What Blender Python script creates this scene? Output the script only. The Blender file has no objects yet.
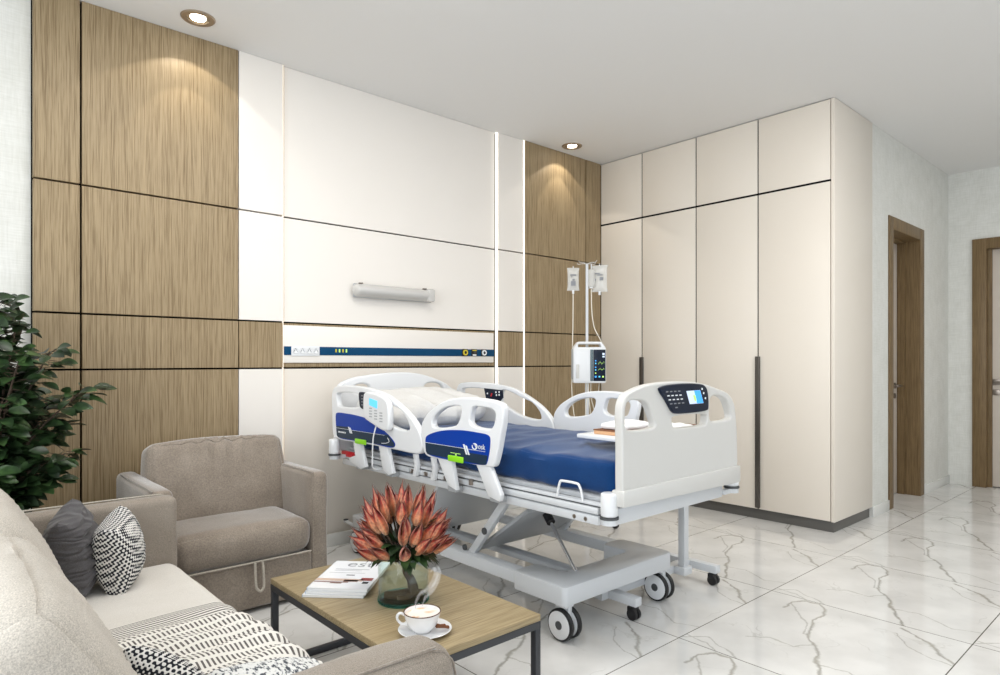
import bpy, bmesh, math, random
from mathutils import Vector, Matrix, noise
random.seed(7)
PI = math.pi
S = bpy.context.scene
COL = S.collection

# ------------------------------------------------------------------ camera
cam_d = bpy.data.cameras.new('camera'); cam = bpy.data.objects.new('camera', cam_d); COL.objects.link(cam)
cam.location = (0, 0, 1.105)
cam.rotation_euler = (PI/2, 0, math.radians(48.136 - 90))
cam_d.sensor_width = 36; cam_d.lens = 36*0.647; cam_d.shift_y = 0.024
cam_d.clip_start = 0.02
S.camera = cam
S.view_settings.view_transform = 'Standard'; S.view_settings.look = 'None'
S.view_settings.exposure = 0.07; S.view_settings.gamma = 1; S.view_settings.use_curve_mapping = False

# ------------------------------------------------------------------ world and lights
w = bpy.data.worlds.new('world'); S.world = w; w.use_nodes = True
w.node_tree.nodes['Background'].inputs[0].default_value = (0.80, 0.88, 1.0, 1)
w.node_tree.nodes['Background'].inputs[1].default_value = 1.2

def area(name, loc, rot, sx, sy, power, color, spread=None):
    l = bpy.data.lights.new(name, 'AREA'); l.shape = 'RECTANGLE'; l.size = sx; l.size_y = sy
    l.energy = power; l.color = color
    if spread: l.spread = spread
    o = bpy.data.objects.new(name, l); o.location = loc; o.rotation_euler = rot; COL.objects.link(o); return o
# daylight from the left window (faces +X); added rear fill light (faces +Y)
area('daylight_left', (-1.63, 0.6, 1.45), (0, -PI/2, 0), 2.0, 3.6, 84, (0.95, 0.98, 1.0))
area('rear_fill_light', (2.2, -2.53, 1.45), (PI/2, 0, 0), 6.0, 2.0, 8, (0.97, 0.98, 1.0))
# fill lights added just under the ceiling, out of view, without fixtures
area('ceiling_fill_light', (1.6, 1.85, 2.79), (0, 0, 0), 0.6, 0.6, 18, (1.0, 0.97, 0.93))
area('ceiling_fill_light', (0.8, 2.35, 2.79), (0, 0, 0), 0.6, 0.6, 9, (1.0, 0.97, 0.93))
area('ceiling_fill_light', (3.0, 0.5, 2.79), (0, 0, 0), 1.2, 1.2, 26, (1.0, 0.97, 0.93))
area('ceiling_fill_light', (5.6, -0.3, 2.79), (0, 0, 0), 1.2, 1.2, 14, (1.0, 0.97, 0.93))

# ------------------------------------------------------------------ materials
MATS = {}
def new_mat(name):
    m = bpy.data.materials.new(name); m.use_nodes = True; MATS[name] = m
    return m, m.node_tree, m.node_tree.nodes['Principled BSDF']
def srgb(r, g, b):
    f = lambda c: (c/255/12.92) if c/255 <= 0.04045 else ((c/255+0.055)/1.055)**2.4
    return (f(r), f(g), f(b), 1)
def plain(name, col, rough=0.5, metal=0, spec=0.5, emit=None, es=0, coat=0):
    m, t, p = new_mat(name)
    p.inputs['Base Color'].default_value = col; p.inputs['Roughness'].default_value = rough
    p.inputs['Metallic'].default_value = metal; p.inputs['Specular IOR Level'].default_value = spec
    p.inputs['Coat Weight'].default_value = coat
    if emit: p.inputs['Emission Color'].default_value = emit; p.inputs['Emission Strength'].default_value = es
    return m
def N(t, kind, **kw):
    n = t.nodes.new(kind)
    for k, v in kw.items(): setattr(n, k, v)
    return n
def mathn(t, op, a, b=None, c=None, clamp=False):
    n = N(t, 'ShaderNodeMath', operation=op); n.use_clamp = clamp
    for i, v in enumerate((a, b, c)):
        if v is None: continue
        if isinstance(v, (int, float)): n.inputs[i].default_value = v
        else: t.links.new(v, n.inputs[i])
    return n.outputs[0]
def vmath(t, op, a, b=None, scale=None):
    n = N(t, 'ShaderNodeVectorMath', operation=op)
    for i, v in enumerate((a, b)):
        if v is None: continue
        if isinstance(v, (tuple, list, Vector)): n.inputs[i].default_value = tuple(v)
        else: t.links.new(v, n.inputs[i])
    if scale is not None:
        if isinstance(scale, (int, float)): n.inputs['Scale'].default_value = scale
        else: t.links.new(scale, n.inputs['Scale'])
    return n.outputs['Value'] if op in ('DOT_PRODUCT', 'LENGTH', 'DISTANCE') else n.outputs[0]
def mapping(t, scale=(1, 1, 1), coord='Object', rot=(0, 0, 0)):
    c = N(t, 'ShaderNodeTexCoord'); mp = N(t, 'ShaderNodeMapping')
    mp.inputs['Scale'].default_value = scale; mp.inputs['Rotation'].default_value = rot
    t.links.new(c.outputs[coord], mp.inputs[0]); return mp.outputs[0]
def noisen(t, vec, scale, detail=4, rough=0.5, dist=0):
    n = N(t, 'ShaderNodeTexNoise'); n.inputs['Scale'].default_value = scale; n.inputs['Detail'].default_value = detail
    n.inputs['Roughness'].default_value = rough; n.inputs['Distortion'].default_value = dist
    t.links.new(vec, n.inputs['Vector']); return n
def mixc(t, fac, a, b, mode='MIX'):
    n = N(t, 'ShaderNodeMix', data_type='RGBA', blend_type=mode)
    if isinstance(fac, (int, float)): n.inputs[0].default_value = fac
    else: t.links.new(fac, n.inputs[0])
    for i, v in ((6, a), (7, b)):
        if isinstance(v, (tuple, list)): n.inputs[i].default_value = v
        else: t.links.new(v, n.inputs[i])
    return n.outputs[2]
def ramp(t, fac, stops):
    n = N(t, 'ShaderNodeValToRGB'); e = n.color_ramp.elements
    while len(e) < len(stops): e.new(0.5)
    for i, (p, c) in enumerate(stops): e[i].position = p; e[i].color = c
    t.links.new(fac, n.inputs[0]); return n.outputs[0]
def bump(t, p, h, strength, dist=0.01):
    b = N(t, 'ShaderNodeBump'); b.inputs['Strength'].default_value = strength; b.inputs['Distance'].default_value = dist
    t.links.new(h, b.inputs['Height']); t.links.new(b.outputs[0], p.inputs['Normal'])

def fabric(name, c1, c2, scale=5, weave=900, sheen=0.3, rough=0.9, bs=0.35, fine=0.4):
    m, t, p = new_mat(name)
    v = mapping(t)
    n1 = noisen(t, v, scale, 5, 0.6); n2 = noisen(t, v, weave*0.35, 2, 0.7)
    col = mixc(t, n1.outputs[0], c1, c2)
    fl = ramp(t, n2.outputs[0], [(0.3, (1-fine, 1-fine, 1-fine, 1)), (0.7, (1, 1, 1, 1))])
    col = mixc(t, 1.0, col, fl, 'MULTIPLY')
    t.links.new(col, p.inputs['Base Color'])
    p.inputs['Roughness'].default_value = rough; p.inputs['Sheen Weight'].default_value = sheen
    p.inputs['Sheen Roughness'].default_value = 0.4; p.inputs['Specular IOR Level'].default_value = 0.15
    bump(t, p, n2.outputs[0], bs, 0.003)
    return m

def wood(name, c1, c2, axis='z', fine=260, rough=0.45, stretch=5.0):
    m, t, p = new_mat(name)
    sc = {'z': (1, 1, stretch/fine), 'x': (stretch/fine, 1, 1), 'y': (1, stretch/fine, 1)}[axis]
    v = mapping(t, sc)
    a = noisen(t, v, fine, 3, 0.6).outputs[0]
    b = noisen(t, v, fine*0.25, 4, 0.7).outputs[0]
    g = noisen(t, v, fine*1.6, 2, 0.5).outputs[0]
    f = mathn(t, 'ADD', mathn(t, 'MULTIPLY', a, 0.6), mathn(t, 'MULTIPLY', b, 0.4))
    col = ramp(t, f, [(0.36, c2), (0.52, c1), (0.66, tuple(min(1, x*1.15) for x in c1[:3]) + (1,))])
    sp = ramp(t, g, [(0.32, (0.66, 0.63, 0.58, 1)), (0.50, (1, 1, 1, 1))])
    col = mixc(t, 0.8, col, sp, 'MULTIPLY')
    t.links.new(col, p.inputs['Base Color']); p.inputs['Roughness'].default_value = rough
    p.inputs['Specular IOR Level'].default_value = 0.35
    bump(t, p, f, 0.15, 0.002)
    return m

M_wood = wood('oak veneer', srgb(162, 143, 112), srgb(122, 102, 72), fine=420)
M_doorwood = wood('door frame wood', srgb(126, 104, 72), srgb(96, 76, 48), fine=260)
M_table = wood('table top oak', srgb(164, 147, 114), srgb(144, 126, 92), axis='x', fine=150, rough=0.4)
M_ledge = wood('ledge wood', srgb(162, 143, 112), srgb(122, 102, 72), fine=420)
M_cream = plain('cream lacquer panel', srgb(240, 235, 228), 0.45, spec=0.3)
M_lower = plain('warm cream panel', srgb(236, 229, 219), 0.45, spec=0.3)
M_ward = plain('wardrobe cream laminate', srgb(232, 224, 212), 0.38, spec=0.35)
M_gap = plain('black groove backing', (0.006, 0.006, 0.006, 1), 0.9, spec=0.05)
M_gapgrey = plain('grey joint backing', (0.03, 0.028, 0.026, 1), 0.9, spec=0.05)
M_ceil = plain('ceiling paint', srgb(232, 231, 229), 0.9, spec=0.1)
M_plinth = plain('grey plinth', srgb(96, 94, 90), 0.4)
M_hdl = plain('dark bronze handle', srgb(92, 88, 84), 0.3, metal=0.7)
M_led = plain('white led strip', (1, 1, 1, 1), 0.5, emit=(1.0, 0.90, 0.76, 1), es=1.1)
M_ledw = plain('warm led strip', (1, 1, 1, 1), 0.5, emit=(1.0, 0.80, 0.55, 1), es=0.7)
M_lampon = plain('lit spotlight', (1, 1, 1, 1), 0.5, emit=(1.0, 0.90, 0.74, 1), es=14)
M_lampring = plain('brushed nickel ring', srgb(176, 160, 142), 0.35, metal=0.7)
M_white = plain('white bed plastic', srgb(232, 234, 236), 0.28, coat=0.2)
M_whitem = plain('white coated steel', srgb(214, 217, 220), 0.32, metal=0.05, coat=0.2)
M_grey = plain('light grey steel', srgb(172, 175, 178), 0.4)
M_footp = plain('pale grey shaded footboard', srgb(208, 207, 203), 0.35, coat=0.1)  # bed white greyed to carry the footboard's shade in its colour
M_darkgrey = plain('dark grey rubber', srgb(74, 76, 78), 0.6)
M_black = plain('black plastic', (0.008, 0.008, 0.009, 1), 0.45)
M_blueA = plain('royal blue decal', srgb(0, 58, 158), 0.4, spec=0.25)
M_blueB = plain('slate navy decal', srgb(28, 50, 72), 0.4, spec=0.3)
M_navy = plain('navy control face', srgb(6, 20, 42), 0.35, spec=0.3)
M_railblue = plain('rail blue', srgb(0, 66, 104), 0.6, spec=0.2)
M_lime = plain('lime green plastic', srgb(146, 222, 30), 0.4)
M_red = plain('red plastic', srgb(206, 36, 44), 0.4)
M_yellow = plain('yellow ring', srgb(214, 196, 50), 0.4)
M_chrome = plain('chrome', (0.8, 0.8, 0.82, 1), 0.15, metal=1)
M_nickel = plain('brushed nickel', srgb(150, 142, 134), 0.3, metal=0.9)
M_screen = plain('lit screen cyan', (0.1, 0.5, 0.75, 1), 0.3, emit=(0.10, 0.52, 0.85, 1), es=0.7)
M_scrblue = plain('lit screen blue', (0.05, 0.35, 0.8, 1), 0.3, emit=(0.04, 0.32, 0.85, 1), es=0.6)
M_scrpale = plain('lit screen pale', (0.6, 0.7, 0.85, 1), 0.3, emit=(0.52, 0.62, 0.80, 1), es=0.45)
M_scrgreen = plain('lit display green', (0.5, 0.8, 0.2, 1), 0.3, emit=(0.45, 0.8, 0.15, 1), es=0.5)
M_txtw = plain('white print', (0.85, 0.88, 0.9, 1), 0.5)
M_txtk = plain('black print', (0.02, 0.02, 0.025, 1), 0.6)
M_txtg = plain('grey print', (0.25, 0.26, 0.28, 1), 0.6)
M_tabmetal = plain('charcoal steel', srgb(62, 64, 68), 0.4, metal=0.3)
M_porc = plain('white porcelain', srgb(240, 240, 240), 0.12, coat=0.5)
M_rim = plain('brown rim glaze', srgb(86, 52, 34), 0.25)
M_piping = fabric('piping', srgb(206, 198, 184), srgb(190, 182, 168), 30)
M_taupe = fabric('taupe velvet', srgb(178, 166, 152), srgb(124, 112, 100), 6, 500, 0.9, fine=0.35)
M_taupe2 = fabric('taupe woven', srgb(178, 168, 156), srgb(158, 146, 132), 12, 1500, 0.2, fine=0.5)
M_creamf = fabric('cream woven fabric', srgb(224, 217, 206), srgb(203, 195, 183), 9, 1100, 0.2, fine=0.42)
M_seatf = fabric('pale cream seat fabric', srgb(240, 236, 229), srgb(226, 221, 212), 9, 1400, 0.25, fine=0.22)
M_greyf = fabric('charcoal fabric', srgb(112, 110, 112), srgb(88, 86, 88), 14, 1500, 0.2, fine=0.5)
M_sheet = fabric('navy sheet', srgb(22, 72, 128), srgb(12, 48, 98), 6, 700, 0.35, fine=0.25, bs=0.25)
M_pillow = fabric('white pillow cotton', srgb(232, 231, 228), srgb(218, 217, 214), 10, 700, 0.1, fine=0.1)
M_brown = plain('cinnamon brown', srgb(120, 74, 44), 0.7)
M_water_st = plain('dark root bark', srgb(78, 58, 40), 0.8)
M_soil = plain('dark soil', srgb(40, 30, 24), 0.95)
M_pot = plain('dark ceramic pot', srgb(52, 50, 50), 0.4)
M_paper = plain('white paper', srgb(244, 244, 244), 0.6)
M_tan = plain('tan cardboard', srgb(214, 168, 128), 0.7)
M_leaf, t_, p_ = new_mat('ficus leaf')
v_ = mapping(t_)
t_.links.new(ramp(t_, noisen(t_, v_, 14, 3).outputs[0], [(0.35, srgb(20, 34, 18)), (0.52, srgb(38, 60, 32)), (0.7, srgb(70, 98, 54))]), p_.inputs['Base Color'])
p_.inputs['Roughness'].default_value = 0.38
M_bark = plain('grey brown bark', srgb(74, 60, 48), 0.85)
M_cover = plain('magazine cover', srgb(240, 242, 244), 0.25, coat=0.2)

# door leaf, baseboard marble
M_leafdoor = plain('pale taupe door leaf', srgb(214, 204, 192), 0.45)

def tint_glass(name, col, rough=0.0, alpha=None, ior=1.45):
    m, t, p = new_mat(name)
    p.inputs['Base Color'].default_value = col; p.inputs['Transmission Weight'].default_value = 1
    p.inputs['Roughness'].default_value = rough; p.inputs['IOR'].default_value = ior
    return m
def clear(name, col, ior=1.45, rough=0.02):
    m, t, p = new_mat(name)
    tr = N(t, 'ShaderNodeBsdfTransparent'); gl = N(t, 'ShaderNodeBsdfGlossy'); lw = N(t, 'ShaderNodeLayerWeight'); lw.inputs[0].default_value = 0.5; mx = N(t, 'ShaderNodeMixShader')
    fac = mathn(t, 'MULTIPLY_ADD', mathn(t, 'POWER', lw.outputs['Facing'], 4.0), 0.45, 0.03)
    tr.inputs[0].default_value = col; gl.inputs['Roughness'].default_value = rough
    t.links.new(fac, mx.inputs[0]); t.links.new(tr.outputs[0], mx.inputs[1]); t.links.new(gl.outputs[0], mx.inputs[2])
    t.links.new(mx.outputs[0], t.nodes['Material Output'].inputs[0]); return m
M_glass = clear('pale green glass', (0.93, 0.975, 0.965, 1))
M_glassbase = clear('teal glass base', (0.50, 0.86, 0.82, 1))
M_water = clear('water', (0.97, 0.985, 0.98, 1), 1.33)
def film(name, col, k):
    m, t, p = new_mat(name)
    tr = N(t, 'ShaderNodeBsdfTransparent'); mx = N(t, 'ShaderNodeMixShader')
    p.inputs['Base Color'].default_value = col; p.inputs['Roughness'].default_value = 0.2
    mx.inputs[0].default_value = k
    out = t.nodes['Material Output']
    t.links.new(tr.outputs[0], mx.inputs[1]); t.links.new(p.outputs[0], mx.inputs[2]); t.links.new(mx.outputs[0], out.inputs[0])
    return m
M_bag = film('clear infusion bag film', srgb(232, 232, 228), 0.55)
M_tube = film('clear tubing', srgb(246, 240, 226), 0.75)
M_lens = film('frosted lamp cover', srgb(214, 212, 208), 0.85)
M_winglass = film('window glass', srgb(230, 240, 245), 0.06)
M_steam, t_, p_ = new_mat('steam')
tr_ = N(t_, 'ShaderNodeBsdfTransparent'); mx_ = N(t_, 'ShaderNodeMixShader'); lw_ = N(t_, 'ShaderNodeLayerWeight'); lw_.inputs[0].default_value = 0.5
p_.inputs['Base Color'].default_value = (0.95, 0.95, 0.95, 1); p_.inputs['Roughness'].default_value = 1
fa_ = mathn(t_, 'MULTIPLY', mathn(t_, 'POWER', mathn(t_, 'SUBTRACT', 1.0, lw_.outputs['Facing']), 2.0), 0.17)
t_.links.new(fa_, mx_.inputs[0]); t_.links.new(tr_.outputs[0], mx_.inputs[1]); t_.links.new(p_.outputs[0], mx_.inputs[2])
t_.links.new(mx_.outputs[0], t_.nodes['Material Output'].inputs[0])

# wallpaper with linen weave
M_wallp, t_, p_ = new_mat('linen wallpaper')
v_ = mapping(t_)
va = mapping(t_, (1, 1, 0.08)); vb = mapping(t_, (0.08, 0.08, 1))
f_ = mathn(t_, 'ADD', mathn(t_, 'MULTIPLY', noisen(t_, va, 160, 2).outputs[0], 0.5), mathn(t_, 'MULTIPLY', noisen(t_, vb, 160, 2).outputs[0], 0.5))
f2_ = mathn(t_, 'ADD', mathn(t_, 'MULTIPLY', f_, 0.7), mathn(t_, 'MULTIPLY', noisen(t_, v_, 9, 4).outputs[0], 0.3))
t_.links.new(ramp(t_, f2_, [(0.36, srgb(214, 214, 207)), (0.64, srgb(230, 230, 225))]), p_.inputs['Base Color'])
p_.inputs['Roughness'].default_value = 0.8; bump(t_, p_, f_, 0.2, 0.002)

# marble floor tiles, every tile carrying the same veins
def marble(name, tile=0.8, ox=2.26, oy=0.65):
    m, t, p = new_mat(name)
    g = N(t, 'ShaderNodeNewGeometry')
    loc = vmath(t, 'SCALE', vmath(t, 'SUBTRACT', g.outputs['Position'], (ox, oy, 0)), scale=1/tile)
    fr = vmath(t, 'FRACTION', vmath(t, 'ADD', loc, (20, 20, 0)))
    fr = vmath(t, 'MULTIPLY', fr, (1, 1, 0))
    nz = noisen(t, fr, 7, 5, 0.6)
    wp = vmath(t, 'SCALE', vmath(t, 'SUBTRACT', nz.outputs['Color'], (0.5, 0.5, 0.5)), scale=0.075)
    pt = vmath(t, 'MULTIPLY', vmath(t, 'ADD', fr, wp), (1, 1, 0))
    thick = [[(.80,.83),(.90,.835),(.98,.78),(.99,.72),(.93,.66),(.83,.635),(.72,.64),(.60,.61),(.46,.55),(.34,.47),(.22,.42),(.10,.36),(0,.30)],
             [(.96,.30),(.85,.14),(.73,.05),(.68,-.01)]]
    thin = [[(.88,.83),(.77,.74),(.66,.66),(.52,.60)], [(.87,.30),(.72,.18),(.68,.09),(.66,-.02)],
            [(.27,.79),(.35,.70),(.32,.58),(.42,.53)], [(.07,1.02),(.05,.87),(-.02,.78)], [(.02,1.0),(.12,.9),(0,.68)],
            [(.22,.42),(.25,.30),(.15,.12),(.2,0)]]
    def group(polys):
        acc = None
        for pl in polys:
            for a, b in zip(pl, pl[1:]):
                ba = Vector((b[0]-a[0], b[1]-a[1], 0)); L = ba.length_squared
                pa = vmath(t, 'SUBTRACT', pt, (a[0], a[1], 0))
                h = mathn(t, 'MULTIPLY', vmath(t, 'DOT_PRODUCT', pa, ba), 1/L, clamp=True)
                n = N(t, 'ShaderNodeVectorMath', operation='SCALE'); n.inputs[0].default_value = ba; t.links.new(h, n.inputs['Scale'])
                d = vmath(t, 'DISTANCE', pa, n.outputs[0])
                acc = d if acc is None else mathn(t, 'MINIMUM', acc, d)
        return acc
    wn = noisen(t, fr, 11, 3, 0.6).outputs[0]
    def vein(d, width):
        wv = mathn(t, 'MULTIPLY', mathn(t, 'POWER', wn, 1.5), width*2.8)
        mr = N(t, 'ShaderNodeMapRange'); mr.interpolation_type = 'SMOOTHSTEP'
        t.links.new(d, mr.inputs[0]); mr.inputs[1].default_value = 0; t.links.new(wv, mr.inputs[2])
        mr.inputs[3].default_value = 1; mr.inputs[4].default_value = 0
        return mr.outputs[0]
    v1 = vein(group(thick), 0.014); v2 = vein(group(thin), 0.008)
    # faint extra ridges
    rn = noisen(t, vmath(t, 'ADD', vmath(t, 'SCALE', fr, scale=1.0), (3.3, 1.7, 0)), 2.6, 6, 0.55, 0.4).outputs[0]
    rd = mathn(t, 'ABSOLUTE', mathn(t, 'SUBTRACT', rn, 0.5))
    mr = N(t, 'ShaderNodeMapRange'); t.links.new(rd, mr.inputs[0]); mr.inputs[1].default_value = 0; mr.inputs[2].default_value = 0.012
    mr.inputs[3].default_value = 1; mr.inputs[4].default_value = 0
    msk = ramp(t, noisen(t, fr, 4, 2).outputs[0], [(0.48, (0, 0, 0, 1)), (0.62, (1, 1, 1, 1))])
    v3 = mathn(t, 'MULTIPLY', mr.outputs[0], msk)
    cloud = noisen(t, fr, 3, 4).outputs[0]
    base = ramp(t, cloud, [(0.35, srgb(214, 213, 210)), (0.6, srgb(228, 227, 224))])
    veinc = mixc(t, noisen(t, fr, 9, 2).outputs[0], srgb(166, 161, 146), srgb(146, 146, 144))
    c = mixc(t, mathn(t, 'MULTIPLY', v3, 0.32), base, veinc)
    c = mixc(t, mathn(t, 'MULTIPLY', v2, 0.6), c, veinc)
    c = mixc(t, mathn(t, 'MULTIPLY', v1, 0.85), c, veinc)
    sx = N(t, 'ShaderNodeSeparateXYZ'); t.links.new(fr, sx.inputs[0])
    gr = None
    for k in (0, 1):
        e = mathn(t, 'SUBTRACT', 0.5, mathn(t, 'ABSOLUTE', mathn(t, 'SUBTRACT', sx.outputs[k], 0.5)))
        gr = e if gr is None else mathn(t, 'MINIMUM', gr, e)
    gm = mathn(t, 'LESS_THAN', gr, 0.0026)
    c = mixc(t, gm, c, srgb(96, 92, 84))
    t.links.new(c, p.inputs['Base Color'])
    p.inputs['Roughness'].default_value = 0.09
    p.inputs['Specular IOR Level'].default_value = 0.5
    return m
M_floor = marble('polished marble tiles')
M_bbmarble = plain('white marble baseboard', srgb(226, 226, 222), 0.2)

# ------------------------------------------------------------------ mesh helpers
def root_loc(o):
    l = Vector((0, 0, 0))
    while o is not None: l += Vector(o.location); o = o.parent
    return l
def link_mesh(name, me, mat, parent=None, smooth=True):
    o = bpy.data.objects.new(name, me); COL.objects.link(o)
    if mat is not None and not me.materials: me.materials.append(mat)
    if smooth:
        for p in me.polygons: p.use_smooth = True
        try: me.set_sharp_from_angle(angle=math.radians(40))
        except Exception: pass
    if parent is not None:
        l = root_loc(parent)
        me.transform(Matrix.Translation(-l)); o.parent = parent
    else:
        # origin at the thing's base centre
        if me.vertices:
            xs = [v.co.x for v in me.vertices]; ys = [v.co.y for v in me.vertices]; zs = [v.co.z for v in me.vertices]
            c = Vector(((min(xs)+max(xs))/2, (min(ys)+max(ys))/2, min(zs)))
            me.transform(Matrix.Translation(-c)); o.location = c
    return o
class MB:
    """collects shapes in world coordinates, then links them as ONE mesh object"""
    def __init__(s): s.bm = bmesh.new(); s.mats = []; s.mi = 0
    def mat(s, m):
        if m not in s.mats: s.mats.append(m)
        s.mi = s.mats.index(m); return s
    def _merge(s, b, M=None):
        if M is not None: b.transform(M)
        for f in b.faces: f.material_index = s.mi
        me = bpy.data.meshes.new('t'); b.to_mesh(me); b.free(); s.bm.from_mesh(me); bpy.data.meshes.remove(me)
        return s
    def box(s, x0, x1, y0, y1, z0, z1, bev=0.0, seg=2, M=None):
        b = bmesh.new(); bmesh.ops.create_cube(b, size=1)
        for v in b.verts: v.co = Vector((x0+(v.co.x+.5)*(x1-x0), y0+(v.co.y+.5)*(y1-y0), z0+(v.co.z+.5)*(z1-z0)))
        if bev > 0: bmesh.ops.bevel(b, geom=b.edges[:], offset=bev, segments=seg, affect='EDGES', profile=0.5)
        return s._merge(b, M)
    def cyl(s, p0, p1, r0, r1=None, seg=24, bev=0.0):
        p0 = Vector(p0); p1 = Vector(p1); d = p1-p0; r1 = r0 if r1 is None else r1
        b = bmesh.new(); bmesh.ops.create_cone(b, cap_ends=True, segments=seg, radius1=r0, radius2=r1, depth=d.length)
        if bev > 0:
            es = [e for e in b.edges if any(len(f.verts) > 4 for f in e.link_faces)]
            bmesh.ops.bevel(b, geom=es, offset=bev, segments=3, affect='EDGES', profile=0.5)
        M = Matrix.Translation((p0+p1)/2) @ d.to_track_quat('Z', 'Y').to_matrix().to_4x4()
        return s._merge(b, M)
    def tube(s, pts, r, seg=10, closed=False, radii=None, smooth=0):
        pts = [Vector(p) for p in pts]
        if smooth:
            pts2 = catmull(pts, smooth, closed)
            if radii:
                n = len(pts); radii = [radii[min(n-1, int(i/smooth))]*(1-(i/smooth)%1)+radii[min(n-1, int(i/smooth)+1)]*((i/smooth)%1) for i in range(len(pts2))]
            pts = pts2
        b = bmesh.new(); rings = []; n = len(pts)
        up = Vector((0, 0, 1))
        prev = None
        for i, p in enumerate(pts):
            if closed: d = (pts[(i+1) % n]-pts[i-1])
            else: d = pts[min(i+1, n-1)]-pts[max(i-1, 0)]
            d.normalize()
            if prev is None:
                a = up if abs(d.z) < 0.9 else Vector((1, 0, 0))
                u = d.cross(a).normalized()
            else:
                u = (prev-d*prev.dot(d)).normalized()
            prev = u; vv = d.cross(u)
            rr = radii[i] if radii else r
            rings.append([b.verts.new(p+(u*math.cos(2*PI*k/seg)+vv*math.sin(2*PI*k/seg))*rr) for k in range(seg)])
        m = n if closed else n-1
        for i in range(m):
            A = rings[i]; B = rings[(i+1) % n]
            for k in range(seg): b.faces.new((A[k], A[(k+1) % seg], B[(k+1) % seg], B[k]))
        if not closed:
            b.faces.new(rings[0][::-1]); b.faces.new(rings[-1])
        bmesh.ops.recalc_face_normals(b, faces=b.faces[:])
        return s._merge(b)
    def lathe(s, prof, c, seg=40, M=None):
        b = bmesh.new(); rings = []
        for r, z in prof:
            if r < 1e-6: rings.append([b.verts.new((0, 0, z))])
            else: rings.append([b.verts.new((r*math.cos(2*PI*k/seg), r*math.sin(2*PI*k/seg), z)) for k in range(seg)])
        for A, B in zip(rings, rings[1:]):
            for k in range(seg):
                k2 = (k+1) % seg
                if len(A) == 1 and len(B) == 1: continue
                if len(A) == 1: b.faces.new((A[0], B[k2], B[k]))
                elif len(B) == 1: b.faces.new((A[k], A[k2], B[0]))
                else: b.faces.new((A[k], A[k2], B[k2], B[k]))
        bmesh.ops.recalc_face_normals(b, faces=b.faces[:])
        T = Matrix.Translation(c)
        return s._merge(b, T if M is None else T @ M)
    def prism(s, poly, axis, a0, a1, bev=0):
        """polygon extruded along an axis: axis x -> poly is (y,z), y -> (x,z), z -> (x,y)"""
        b = bmesh.new()
        def P(q, a): return {'x': (a, q[0], q[1]), 'y': (q[0], a, q[1]), 'z': (q[0], q[1], a)}[axis]
        A = [b.verts.new(P(q, a0)) for q in poly]; B = [b.verts.new(P(q, a1)) for q in poly]
        n = len(poly); b.faces.new(A); b.faces.new(B[::-1])
        for i in range(n): b.faces.new((A[i], B[i], B[(i+1) % n], A[(i+1) % n]))
        bmesh.ops.recalc_face_normals(b, faces=b.faces[:])
        if bev: bmesh.ops.bevel(b, geom=b.edges[:], offset=bev, segments=2, affect='EDGES', profile=0.5)
        return s._merge(b)
    def build(s, name, mat=None, parent=None, smooth=True):
        me = bpy.data.meshes.new(name); s.bm.to_mesh(me); s.bm.free()
        if mat is not None: me.materials.append(mat)
        else:
            for m in s.mats: me.materials.append(m)
        return link_mesh(name, me, None, parent, smooth)
def catmull(pts, k, closed=False):
    out = []; n = len(pts); dim = len(pts[0])
    rng = range(n) if closed else range(n-1)
    for i in rng:
        if closed: p = [pts[(i-1) % n], pts[i], pts[(i+1) % n], pts[(i+2) % n]]
        else: p = [pts[max(i-1, 0)], pts[i], pts[i+1], pts[min(i+2, n-1)]]
        for j in range(k):
            t = j/k
            q = [0.5*((2*p[1][d])+(-p[0][d]+p[2][d])*t+(2*p[0][d]-5*p[1][d]+4*p[2][d]-p[3][d])*t*t+(-p[0][d]+3*p[1][d]-3*p[2][d]+p[3][d])*t**3) for d in range(dim)]
            out.append(Vector(q) if isinstance(pts[0], Vector) else tuple(q))
    if not closed: out.append(pts[-1])
    return out
def tag(o, label=None, cat=None, group=None, kind=None):
    if label: o['label'] = label
    if cat: o['category'] = cat
    if group: o['group'] = group
    if kind: o['kind'] = kind
    return o
def thing(name, loc, label, cat, group=None):
    o = bpy.data.objects.new(name, None); o.empty_display_size = 0.1; o.location = loc; COL.objects.link(o)
    return tag(o, label, cat, group)
def struct(o): o['kind'] = 'structure'; return o
def copy_tree(o, parent=None):
    c = o.copy(); COL.objects.link(c); c.parent = parent
    for ch in list(o.children): copy_tree(ch, c)
    return c
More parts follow.
